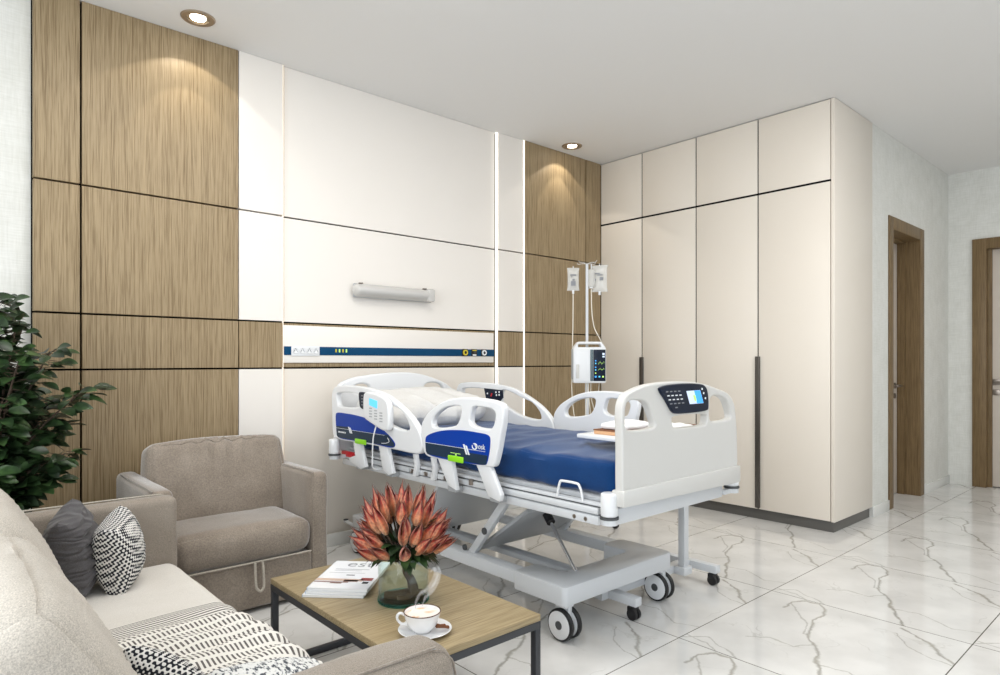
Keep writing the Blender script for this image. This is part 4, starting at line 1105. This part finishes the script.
# --- headboard
HBo = [(1.800, 0.60), (1.800, 0.80), (1.804, 0.965), (1.858, 0.999), (2.001, 1.025), (2.204, 1.038), (2.348, 1.030), (2.498, 0.992), (2.590, 0.952), (2.650, 0.90), (2.66, 0.80), (2.66, 0.60)]
h1_ = [(1.890, 0.925), (1.900, 0.958), (1.944, 0.973), (1.995, 0.963), (2.010, 0.935), (1.95, 0.920)]
h2_ = [(2.395, 0.925), (2.405, 0.953), (2.440, 0.968), (2.525, 0.958), (2.555, 0.923), (2.47, 0.915)]
plate('headboard', [HBo, h1_, h2_], 'y', 3.42, 0.036, 0.010, M_white, hb, 5)

# --- footboard
FBo = [(1.838, 0.64), (1.835, 0.66), (1.834, 0.80), (1.830, 0.92), (1.836, 0.955), (1.856, 0.984), (1.908, 1.004), (1.981, 1.019), (2.088, 1.027), (2.218, 1.027), (2.358, 1.016), (2.470, 0.993), (2.568, 0.965), (2.612, 0.925), (2.632, 0.843), (2.640, 0.75), (2.642, 0.66), (2.638, 0.64), (2.2, 0.638)]
FBl = [(1.852, 0.935), (1.860, 0.956), (1.88, 0.966), (1.955, 0.962), (1.985, 0.948), (2.011, 0.912), (2.033, 0.868), (2.020, 0.860), (1.870, 0.861), (1.853, 0.870)]
FBr = [(2.418, 0.950), (2.435, 0.962), (2.47, 0.964), (2.538, 0.947), (2.562, 0.925), (2.588, 0.868), (2.575, 0.860), (2.425, 0.861), (2.413, 0.870)]
FBm = [(2.140, 0.888), (2.150, 0.893), (2.385, 0.890), (2.394, 0.885), (2.388, 0.853), (2.380, 0.849), (2.160, 0.850), (2.150, 0.854)]
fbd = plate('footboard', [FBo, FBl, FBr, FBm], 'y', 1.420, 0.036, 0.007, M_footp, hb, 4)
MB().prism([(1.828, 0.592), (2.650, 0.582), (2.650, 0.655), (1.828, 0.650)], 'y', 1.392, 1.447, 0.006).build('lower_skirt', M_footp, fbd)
con = plate('control_console', [[(2.044, 1.004), (2.066, 1.012), (2.19, 1.0195), (2.304, 1.0165), (2.358, 1.008), (2.380, 0.985), (2.386, 0.912), (2.375, 0.907), (2.156, 0.905), (2.135, 0.910), (2.089, 0.955)]], 'y', 1.398, 0.012, 0.004, M_navy, fbd, 3)
yf = 1.3915
MB().prism([(2.221, 0.990), (2.319, 0.991), (2.345, 0.938), (2.246, 0.938)], 'y', yf-0.001, yf+0.001).build('screen', M_scrpale, con, smooth=False)
MB().prism([(2.275, 0.990), (2.317, 0.9905), (2.343, 0.939), (2.296, 0.939)], 'y', yf-0.0018, yf-0.001).mat(M_scrblue).build('screen_graphic', M_scrblue, con, smooth=False)
MB().prism([(2.266, 0.972), (2.282, 0.972), (2.292, 0.948), (2.278, 0.948)], 'y', yf-0.0024, yf-0.0018).build('screen_graphic', M_scrgreen, con, smooth=False)
for r_ in range(5):
    for c_i in range(4):
        xx = 2.090+c_i*0.027+r_*0.009; zz_ = 0.992-r_*0.0155
        if r_ == 4 and c_i != 1: continue
        MB().box(xx-0.007, xx+0.007, yf-0.0012, yf+0.001, zz_-0.003, zz_+0.0015, 0.0004, 1).build('key', M_txtw if r_ in (1, 2) else M_txtg, con, smooth=False)
for zz_, xx in ((0.995, 2.335), (0.978, 2.347), (0.957, 2.360)):
    MB().cyl((xx, yf-0.001, zz_), (xx, yf+0.001, zz_), 0.0045, seg=12).build('key', M_txtw, con)
MB().box(2.50, 2.62, 1.46, 1.56, 0.535, 0.572, 0.006).cyl((2.60, 1.52, 0.545), (2.66, 1.52, 0.560), 0.022).build('cable_holder', M_grey, hb)

# --- side rails
HRo = [(3.393, 0.92), (3.370, 0.955), (3.30, 0.969), (3.131, 0.972), (2.976, 0.964), (2.831, 0.940), (2.762, 0.917), (2.695, 0.889), (2.617, 0.850), (2.555, 0.805), (2.512, 0.755), (2.500, 0.704), (2.520, 0.673), (2.567, 0.666), (2.722, 0.668), (3.00, 0.670), (3.34, 0.672), (3.378, 0.690), (3.390, 0.80)]
HR1 = [(3.335, 0.921), (3.320, 0.928), (3.110, 0.930), (3.099, 0.922), (3.086, 0.870), (3.096, 0.862), (3.300, 0.853), (3.320, 0.858)]
HR2 = [(2.945, 0.925), (2.925, 0.932), (2.83, 0.912), (2.755, 0.886), (2.682, 0.866), (2.617, 0.812), (2.606, 0.780), (2.622, 0.772), (2.74, 0.778), (2.86, 0.812), (2.945, 0.852), (2.957, 0.870)]
HRd = [(3.340, 0.806), (3.330, 0.815), (3.20, 0.818), (3.131, 0.816), (2.976, 0.801), (2.859, 0.765), (2.776, 0.730), (2.730, 0.698), (2.735, 0.682), (2.976, 0.680), (3.310, 0.680), (3.325, 0.69)]
FRo = [(2.510, 0.787), (2.503, 0.815), (2.466, 0.859), (2.407, 0.895), (2.340, 0.924), (2.253, 0.944), (2.150, 0.951), (2.052, 0.949), (1.975, 0.941), (1.940, 0.927), (1.933, 0.892), (1.955, 0.79), (1.978, 0.71), (1.996, 0.674), (2.03, 0.668), (2.253, 0.667), (2.466, 0.668), (2.488, 0.685), (2.503, 0.745)]
FRa = [(2.420, 0.838), (2.385, 0.871), (2.318, 0.900), (2.232, 0.911), (2.208, 0.904), (2.211, 0.868), (2.238, 0.829), (2.260, 0.820), (2.395, 0.803), (2.418, 0.810)]
FRb = [(2.128, 0.910), (2.071, 0.914), (2.000, 0.906), (1.983, 0.889), (1.998, 0.838), (2.015, 0.828), (2.128, 0.832), (2.148, 0.847), (2.143, 0.885)]
FRd = [(2.468, 0.750), (2.455, 0.762), (2.362, 0.790), (2.222, 0.806), (2.101, 0.806), (2.025, 0.800), (2.012, 0.789), (2.035, 0.680), (2.052, 0.674), (2.450, 0.677), (2.464, 0.688)]
def siderail(x, side, which):
    """side -1 = outer face toward -X, +1 toward +X"""
    t = 0.034; face = x+side*t/2
    if which == 'head':
        r_ = plate('head_side_rail', [HRo, HR1, HR2], 'x', x, t, 0.007, M_white, hb, 4)
        dec = plate('decal', [HRd], 'x', face+side*0.0012, 0.0022, 0.0002, M_blueA, r_, 3)
        dk = [(3.333, 0.742), (3.19, 0.747), (3.172, 0.732), (2.90, 0.735), (2.790, 0.7365), (2.735, 0.700), (2.735, 0.682), (3.312, 0.680), (3.325, 0.69)]
        legs = [[(3.165, 0.672), (3.090, 0.672), (3.030, 0.545), (3.084, 0.528), (3.200, 0.556), (3.210, 0.575), (3.140, 0.595)], [(2.90, 0.672), (2.815, 0.672), (2.764, 0.545), (2.805, 0.530), (2.860, 0.552)]]
        gy0, gy1 = 3.000, 3.112
        pan = [(3.080, 0.937), (3.07, 0.942), (2.985, 0.936), (2.979, 0.928), (2.990, 0.852), (3.0, 0.848), (3.060, 0.858), (3.070, 0.866)]
    else:
        r_ = plate('foot_side_rail', [FRo, FRa, FRb], 'x', x, t, 0.007, M_white, hb, 4)
        dec = plate('decal', [FRd], 'x', face+side*0.0012, 0.0022, 0.0002, M_blueA, r_, 3)
        dk = [(2.467, 0.730), (2.185, 0.730), (2.165, 0.715), (2.026, 0.716), (2.035, 0.680), (2.052, 0.674), (2.450, 0.677), (2.464, 0.688)]
        legs = [[(2.395, 0.672), (2.285, 0.672), (2.249, 0.536), (2.310, 0.550)], [(2.117, 0.672), (2.024, 0.672), (1.955, 0.560), (1.965, 0.532), (2.035, 0.544)]]
        gy0, gy1 = 2.182, 2.289; pan = None
    plate('decal_lower_band', [dk], 'x', face+side*0.0032, 0.0018, 0.0002, M_blueB, dec, 0)
    MB().box(min(face+side*0.0041, face+side*0.0052), max(face+side*0.0041, face+side*0.0052), dk[2][0]-0.35 if which == 'head' else 2.04, dk[0][0], (0.7315 if which == 'head' else 0.7295), (0.733 if which == 'head' else 0.731)).build('decal_line', M_txtw, dec, smooth=False)
    ys_ = dk[2][0]
    for q in range(2):
        MB().prism([(ys_+0.012-q*0.016, 0.748-q*0.004), (ys_+0.022-q*0.016, 0.748-q*0.004), (ys_+0.002-q*0.016, 0.706+(0.008 if which == 'head' else 0)), (ys_-0.008-q*0.016, 0.706+(0.008 if which == 'head' else 0))], 'x', min(face+side*0.0042, face+side*0.0058), max(face+side*0.0042, face+side*0.0058)).build('decal_stripe', M_txtw, dec, smooth=False)
    g0, g1 = sorted((face+side*0.002, face+side*0.012))
    MB().box(g0, g1, gy0, gy1, 0.665, 0.692, 0.005, 3).build('release_lever', M_lime, r_)
    for lg in legs:
        xx = sorted((x-side*0.012, x+side*0.010))
        MB().prism(lg, 'x', xx[0], xx[1], 0.004).build('rail_arm', M_white, r_)
        cy_ = sum(p[0] for p in lg)/len(lg)
        xx = sorted((x-side*0.010, x-side*0.075))
        MB().box(xx[0], xx[1], cy_-0.03, cy_+0.03, 0.520, 0.545, 0.003).build('rail_bracket', M_grey, r_)
    if pan:
        plate('control_panel', [pan], 'x', face+side*0.0015, 0.004, 0.0008, M_navy, r_, 3)
    return r_, face
XL = 1.767; XR = 2.668
r1, face = siderail(XL, -1, 'head')
for i in range(4):
    for j in range(2): MB().box(face-0.0042, face-0.0032, 3.012+j*0.026, 3.026+j*0.026, 0.872+i*0.016, 0.878+i*0.016).build('key', M_txtg, r1, smooth=False)
mk_ = MB()
for q in range(5): mk_.box(face-0.0056, face-0.0044, 3.222+q*0.016, 3.232+q*0.016+(0.008 if q == 4 else 0), 0.708, 0.716)
mk_.build('decal_mark', M_txtw, r1, smooth=False)
MB().tube([(face-0.005, 2.815-0.022, 0.722), (face-0.005, 2.80-0.022, 0.705), (face-0.005, 2.83-0.022, 0.694), (face-0.005, 2.87-0.022, 0.690)], 0.0018, 6, smooth=4).build('decal_mark', M_txtw, r1)
# attached handset with screen
pod = plate('handset', [[(2.970, 0.938), (2.94, 0.948), (2.831, 0.940), (2.760, 0.918), (2.738, 0.895), (2.731, 0.80), (2.742, 0.768), (2.776, 0.760), (2.90, 0.790), (2.965, 0.812), (2.975, 0.83)]], 'x', face-0.022, 0.034, 0.010, M_white, hb, 3)
fp = face-0.0392
plate('screen', [[(2.910, 0.918), (2.834, 0.907), (2.834, 0.868), (2.910, 0.882)]], 'x', fp-0.0008, 0.002, 0.0004, M_screen, pod, 0)
for i in range(4):
    for j in range(3):
        MB().box(fp-0.0012, fp+0.0008, 2.785+j*0.050, 2.812+j*0.050, 0.803+i*0.014+j*0.009, 0.809+i*0.014+j*0.009, 0.0004, 1).build('key', M_grey, pod, smooth=False)
MB().tube([(fp+0.012, 2.86, 0.785), (fp-0.004, 2.865, 0.72), (fp-0.006, 2.87, 0.62), (fp, 2.872, 0.565), (face+0.02, 2.88, 0.55)], 0.0035, 8, smooth=6).build('cable', M_white, pod)
r2, face = siderail(XL, -1, 'foot')
MB().mat(M_txtw).tube([(face-0.005, 2.108+0.016*math.cos(a), 0.746+0.012*math.sin(a)) for a in [math.radians(v_) for v_ in range(60, 400, 20)]], 0.0022, 6).tube([(face-0.005, 2.108, 0.757), (face-0.005, 2.098, 0.742), (face-0.005, 2.106, 0.730)], 0.0022, 6).build('logo_mark', None, r2)
text('logo_text', 'osk', 0.032, MX(face-0.0045, 2.086, 0.738), M_txtw, r2)
MB().box(face-0.0052, face-0.004, 2.205, 2.275, 0.702, 0.704).box(face-0.0052, face-0.004, 2.232, 2.242, 0.694, 0.699).build('decal_note', M_scrgreen, r2, smooth=False)
r3, face3 = siderail(XR, 1, 'head'); r4, face4 = siderail(XR, 1, 'foot')
# inner control panel on the far head rail
inn = plate('inner_control_panel', [[(3.105, 0.937), (2.93, 0.930), (2.925, 0.885), (2.96, 0.855), (3.085, 0.868)]], 'x', XR-0.0195, 0.005, 0.001, M_navy, r3, 0)
for yy, zz_, mm in ((3.07, 0.905, M_txtw), (3.03, 0.903, M_red), (3.035, 0.893, M_red), (2.99, 0.915, M_txtw), (2.985, 0.898, M_txtw), (2.96, 0.918, M_txtw), (2.96, 0.900, M_txtw)):
    MB().cyl((XR-0.022, yy, zz_), (XR-0.0232, yy, zz_), 0.006, seg=10).build('key', mm, inn)
# slim stand-off brackets along the near deck
for yy in (2.628, 2.480):
    MB().prism([(yy+0.016, 0.652), (yy-0.008, 0.652), (yy-0.022, 0.60), (yy-0.010, 0.545), (yy+0.020, 0.545), (yy+0.002, 0.60)], 'x', 1.795, 1.815, 0.002).build('spring_bracket', M_white, hb)
for yy in (2.93, 2.68, 2.56, 2.40):
    MB().box(1.812, 1.819, yy-0.018, yy+0.018, 0.553, 0.573, 0.001).build('frame_plate', M_chrome, hb)
MB().cyl((1.815, 2.215, 0.56), (1.815, 2.215, 0.585), 0.012).cyl((1.82, 1.56, 0.527), (1.8185, 1.56, 0.527), 0.008).cyl((1.82, 1.615, 0.527), (1.8185, 1.615, 0.527), 0.008).build('bolt', M_nickel, hb)

# --- mattress with navy sheet
def mfn(p, n):
    # p in local coordinates (centre at origin): long wrinkles across the top, ragged hem at the sides
    w_ = 0.0
    if n.z > 0.3:
        w_ = 0.007*nz(p, 3.0, 4)-0.016*abs(nz(Vector((p.x*2.2+p.y*1.5, p.y*6, 0)), 1.2, 9))+0.003
        for (yc, xc, a, L) in ((-0.60, -0.1, 0.9, 0.012), (-0.72, 0.05, 0.7, 0.010), (-0.42, -0.2, 0.3, 0.008), (0.05, 0.05, 0.2, 0.008), (0.22, -0.05, -0.2, 0.008)):
            d = (p.y-yc)-a*(p.x-xc); w_ += L*math.exp(-(d/0.018)**2)*math.exp(-((p.x-xc)/0.22)**2)
    elif abs(n.x) > 0.3 or abs(n.y) > 0.3:
        w_ = 0.005*nz(Vector((p.x*4, p.y*9, p.z*3)), 1.0, 2)+0.004*math.sin(p.y*34+nz(p, 3, 1)*4)*max(0, -p.z/0.06)
    return Vector(n)*w_
mt = softbox((0.735, 1.90, 0.128), 0.030, (26, 80, 5), 0.006, mfn, T(2.231, 2.413, 0.675), 'mattress', M_sheet, None, re=4)
tag(mt, 'mattress under a creased navy blue sheet on the hospital bed', 'mattress')
def plfn(p, n):
    f = 0.016*nz(p, 5, 3)-0.055*abs(nz(Vector((p.x*7+p.y*3, p.y*3, p.z*4)), 1, 6))+0.008*nz(p, 16, 1)+0.016
    return Vector(n)*f
pw = softbox((0.66, 0.40, 0.130), 0.063, (70, 40, 6), 0.026, plfn, T(2.185, 3.12, 0.832) @ R(8, 'X'), 'bed_pillow', M_pillow, None, re=6)
tag(pw, 'big crumpled white pillow at the head of the hospital bed', 'pillow')

# ================================================================== OVERBED TABLE
ot = thing('overbed_table', (2.6, 1.8, 0), 'wheeled overbed table with a white tray across the foot of the bed', 'overbed table')
MB().box(2.085, 2.80, 1.525, 1.838, 0.780, 0.798, 0.005, 2).build('tray', M_white, ot)
MB().box(2.64, 2.80, 1.70, 1.785, 0.755, 0.7795, 0.004).build('tray_bracket', M_grey, ot)
MB().box(2.775, 2.815, 1.750, 1.785, 0.10, 0.758, 0.003).build('column', M_whitem, ot)
MB().box(2.21, 2.945, 1.800, 1.845, 0.062, 0.100, 0.003).box(2.76, 2.83, 1.74, 1.80, 0.062, 0.100, 0.003).build('base_beam', M_whitem, ot)
for x in (2.275, 2.925):
    lg = MB().box(x-0.022, x+0.022, 1.655, 2.20, 0.062, 0.0995, 0.003).build('base_leg', M_whitem, ot)
    for y in (1.68, 2.17):
        c = MB().cyl((x, y, 0.05), (x, y, 0.062), 0.010, seg=12).build('caster', M_black, lg)
        MB().cyl((x-0.020, y, 0.0255), (x-0.005, y, 0.0255), 0.025, seg=24, bev=0.003).cyl((x+0.005, y, 0.0255), (x+0.020, y, 0.0255), 0.025, seg=24, bev=0.003).box(x-0.021, x+0.021, y-0.012, y+0.022, 0.035, 0.058, 0.004).build('wheel', M_black, c)
# things on the tray
zt = 0.7985
bk = MB().mat(M_tan).box(2.13, 2.33, 1.60, 1.78, zt, zt+0.016, 0.002).mat(M_brown).box(2.128, 2.332, 1.598, 1.782, zt+0.016, zt+0.020, 0.001)
tag(bk.build('lunch_box', None), 'shallow tan box with a dark lid edge on the overbed tray', 'box')
nk = softbox((0.17, 0.14, 0.022), 0.010, (14, 12, 2), 0.008, lambda p, n: n*0.008*nz(p, 14, 3), T(2.235, 1.69, zt+0.035), 'napkin', M_paper)
tag(nk, 'crumpled white napkin lying on the tan box', 'napkin')
pl_ = MB().lathe([(0, 0.002), (0.05, 0.0), (0.085, 0.010), (0.084, 0.012), (0.05, 0.004), (0, 0.004)], (2.49, 1.60, zt), 40).build('plate', M_porc)
tag(pl_, 'white plate on the overbed tray behind the footboard opening', 'plate')
tw = softbox((0.10, 0.10, 0.018), 0.008, (10, 10, 2), 0.006, lambda p, n: n*0.009*nz(p, 20, 5), T(2.485, 1.60, zt+0.020), 'paper_wrap', M_paper)
tag(tw, 'crumpled white paper on the plate behind the footboard', 'paper')
ck = MB().lathe([(0, 0), (0.026, 0), (0.034, 0.008), (0.030, 0.016), (0, 0.020)], (2.645, 1.64, zt), 24).build('bread_roll', M_brown)
tag(ck, 'small brown roll on the overbed tray right of the plate', 'bread')

# ================================================================== IV STAND
ix, iy = 3.457, 2.95
iv = thing('iv_stand', (ix, iy, 0), 'white infusion stand with hooks behind the far side of the bed', 'infusion stand')
MB().cyl((ix, iy, 0.07), (ix, iy, 1.05), 0.014, seg=20).cyl((ix, iy, 1.05), (ix, iy, 1.785), 0.010, seg=20).cyl((ix, iy, 1.04), (ix, iy, 1.07), 0.018, seg=20).build('pole', M_whitem, iv)
hk = MB()
for s in (-1, 1):
    for a in (0, 1):
        d = (Vector((1, 0, 0)) if a == 0 else Vector((0, 1, 0)))*s
        hk.tube([Vector((ix, iy, 1.782)), Vector((ix, iy, 1.790))+d*0.04, Vector((ix, iy, 1.788))+d*0.075, Vector((ix, iy, 1.800))+d*0.090], 0.003, 8, smooth=4)
hk.build('hooks', M_chrome, iv)
for k in range(5):
    a = math.radians(72*k-24); d = Vector((math.cos(a), math.sin(a), 0)); e = Vector((ix, iy, 0))+d*0.27
    lg = MB().tube([(ix, iy, 0.10), Vector((ix, iy, 0.085))+d*0.1, e+Vector((0, 0, 0.062))], 0.011, 8, smooth=3).build('base_leg', M_whitem, iv)
    c = MB().cyl(e+Vector((0, 0, 0.04)), e+Vector((0, 0, 0.066)), 0.009, seg=12).build('caster', M_black, lg)
    tn = Vector((-d.y, d.x, 0))
    MB().cyl(e+Vector((0, 0, 0.0255))-tn*0.012, e+Vector((0, 0, 0.0255))+tn*0.012, 0.025, seg=20, bev=0.003).build('wheel', M_black, c)
# infusion pump clamped on the pole
ip = thing('infusion_pump', (3.478, 2.932, 0.97), 'white infusion pump with a dark display clamped on the stand', 'infusion pump')
y0_, y1_ = 2.845, 2.932
bo = plate('pump_body', [[(3.320, 0.968), (3.330, 0.958), (3.628, 0.958), (3.640, 0.968), (3.640, 1.190), (3.630, 1.205), (3.600, 1.235), (3.585, 1.240), (3.375, 1.240), (3.360, 1.235), (3.330, 1.205), (3.320, 1.190)],
              [(3.365, 1.206), (3.370, 1.222), (3.580, 1.222), (3.590, 1.206), (3.585, 1.203), (3.370, 1.203)]], 'y', (y0_+y1_)/2, y1_-y0_, 0.008, M_white, ip, 0)
dp = MB().box(3.515, 3.632, y0_-0.004, y0_-0.0005, 0.972, 1.186, 0.002).build('display_panel', M_navy, ip)
MB().box(3.484, 3.513, y0_-0.003, y0_-0.0005, 0.972, 1.186, 0.001).build('panel_edge', plain('slate edge', srgb(96, 112, 118), 0.4), ip)
MB().box(3.337, 3.480, y0_-0.004, y0_-0.0005, 0.972, 1.186, 0.003).build('front_door', M_white, ip)
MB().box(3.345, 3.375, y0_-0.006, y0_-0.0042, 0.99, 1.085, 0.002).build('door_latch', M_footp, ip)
MB().box(3.3135, 3.3195, y0_+0.01, y1_-0.01, 0.985, 1.19, 0.002).build('side_grip', M_grey, ip)
yy = y0_-0.0048
for (xx, zz_, w_, h_, mm) in ((3.535, 1.110, 0.012, 0.008, M_scrblue), (3.535, 1.092, 0.012, 0.008, M_screen), (3.535, 1.066, 0.012, 0.008, M_scrblue), (3.535, 1.048, 0.012, 0.008, M_screen), (3.535, 1.026, 0.012, 0.008, M_scrgreen),
                            (3.535, 1.002, 0.018, 0.012, M_scrblue), (3.572, 1.002, 0.016, 0.010, M_screen), (3.607, 1.002, 0.016, 0.012, M_scrgreen), (3.612, 1.156, 0.022, 0.014, M_scrpale), (3.612, 1.138, 0.022, 0.010, M_scrpale)):
    MB().box(xx-w_/2, xx+w_/2, yy, yy+0.0012, zz_-h_/2, zz_+h_/2).build('indicator', mm, dp, smooth=False)
for zc_, amp in ((1.095, 0.010), (1.052, 0.008)):
    MB().tube([(3.560+0.006*i, yy, zc_+amp*(0 if i % 3 else (1 if i % 2 else -1))) for i in range(11)], 0.0012, 5).build('waveform', M_scrgreen, dp)
MB().box(3.455, 3.50, 2.932, 2.950, 1.03, 1.14, 0.002).build('clamp', M_darkgrey, ip)
ip.scale = (0.70, 1, 1); ip.rotation_euler = (0, 0, math.radians(-40)); ip.location = (ix-0.018, iy-0.020, 0.97)

def infusion_bag(cx, cy, zt_, zb_, w, yaw, label, block):
    t = thing('infusion_bag', (cx, cy, zb_), label, 'infusion bag', 'infusion bags on the stand')
    n = 14; m_ = 16; bm_ = bmesh.new(); g = {}
    M = Matrix.Translation((cx, cy, 0)) @ R(yaw, 'Z')
    for s in (1, -1):
        for i in range(n+1):
            for j in range(m_+1):
                if s == -1 and (i in (0, n) or j in (0, m_)): g[(s, i, j)] = g[(1, i, j)]; continue
                u = -1+2*i/n; v = j/m_
                ww = w/2*(1+0.10*(abs(2*v-1)**6)-0.03*math.sin(v*PI))
                th = 0.018*((1-u*u)*max(0, 1-(2*v-1)**2))**0.5
                g[(s, i, j)] = bm_.verts.new(M @ Vector((u*ww, s*th, zb_+(zt_-zb_)*v)))
    for s in (1, -1):
        for i in range(n):
            for j in range(m_):
                q = [g[(s, i, j)], g[(s, i+1, j)], g[(s, i+1, j+1)], g[(s, i, j+1)]]
                bm_.faces.new(q if s < 0 else q[::-1])
    me = bpy.data.meshes.new('bag_film'); bm_.to_mesh(me); bm_.free(); link_mesh('bag_film', me, M_bag, t)
    lab = MB().mat(M_txtk)
    zr = lambda f: zb_+(zt_-zb_)*f
    for (u0, u1, f0, f1) in block:
        lab.box(u0*w/2, u1*w/2, -0.0235, -0.0195, zr(f0), zr(f1), 0, 1, M)
    lab.build('label_print', M_txtg, t, smooth=False)
    MB().cyl((cx, cy, zb_-0.022), (cx, cy, zb_+0.004), 0.008, seg=12).build('port', M_white, t)
    MB().tube([M @ Vector((0, 0, zt_-0.003)), M @ Vector((0, 0, zt_+0.012))], 0.003, 6).build('hanger_tab', M_white, t)
    return t
infusion_bag(ix-0.072, iy+0.064, 1.757, 1.598, 0.080, -42, 'flat clear infusion bag hanging left of the stand pole', [(-0.55, 0.45, 0.64, 0.70), (-0.4, -0.2, 0.56, 0.62), (-0.45, 0.35, 0.20, 0.40), (-0.2, 0.2, 0.42, 0.50)])
infusion_bag(ix+0.068, iy-0.056, 1.775, 1.590, 0.105, -62, 'larger white infusion bag hanging right of the stand pole', [(-0.7, 0.1, 0.66, 0.70), (-0.2, 0.5, 0.60, 0.64), (0.1, 0.55, 0.42, 0.54), (-0.6, -0.4, 0.42, 0.48)])
dc = MB().cyl((ix+0.024, iy-0.018, 1.625), (ix+0.024, iy-0.018, 1.745), 0.026, seg=24, bev=0.006)
dco = thing('drip_bottle', (ix+0.024, iy-0.018, 1.62), 'clear drip bottle hanging between the two infusion bags', 'drip bottle')
dc.build('bottle_body', M_bag, dco)
MB().cyl((ix+0.024, iy-0.018, 1.614), (ix+0.024, iy-0.018, 1.6255), 0.014, seg=16).cyl((ix+0.024, iy-0.018, 1.746), (ix+0.024, iy-0.018, 1.785), 0.004, seg=10).build('stopper', M_white, dco)
tb1 = MB().tube([(ix-0.072, iy+0.064, 1.574), (ix-0.074, iy+0.064, 1.40), (ix-0.078, iy+0.066, 1.2), (ix-0.082, iy+0.07, 1.0), (ix-0.08, iy+0.06, 0.8), (ix-0.06, iy+0.04, 0.62)], 0.0035, 8, smooth=5)
tag(tb1.build('infusion_tube', M_tube), 'thin clear tube dropping straight from the left infusion bag past the pump', 'tube')
tb2 = MB().tube([(ix+0.024, iy-0.018, 1.612), (ix+0.026, iy-0.022, 1.45), (ix+0.036, iy-0.036, 1.34), (ix+0.055, iy-0.065, 1.27), (ix+0.062, iy-0.075, 1.243)], 0.0035, 8, smooth=5)
tag(tb2.build('infusion_tube', M_tube), 'clear tube curving from the drip bottle to the top of the pump', 'tube')
tb3 = MB()
for k, (a, b_, c) in enumerate(((-0.075, -0.070, -0.02), (-0.055, -0.050, 0.01), (-0.03, -0.028, 0.03), (0.06, 0.05, 0.03))):
    tb3.tube([(ix+a, iy-0.06, 0.956), (ix+b_, iy-0.06, 0.86), (ix+b_+c, iy-0.065, 0.76), (ix+b_+c+0.03, iy-0.06, 0.62)], 0.003, 6, smooth=5)
tag(tb3.build('pump_tubing', M_tube), 'loose bundle of clear tubes hanging below the infusion pump', 'tubing')
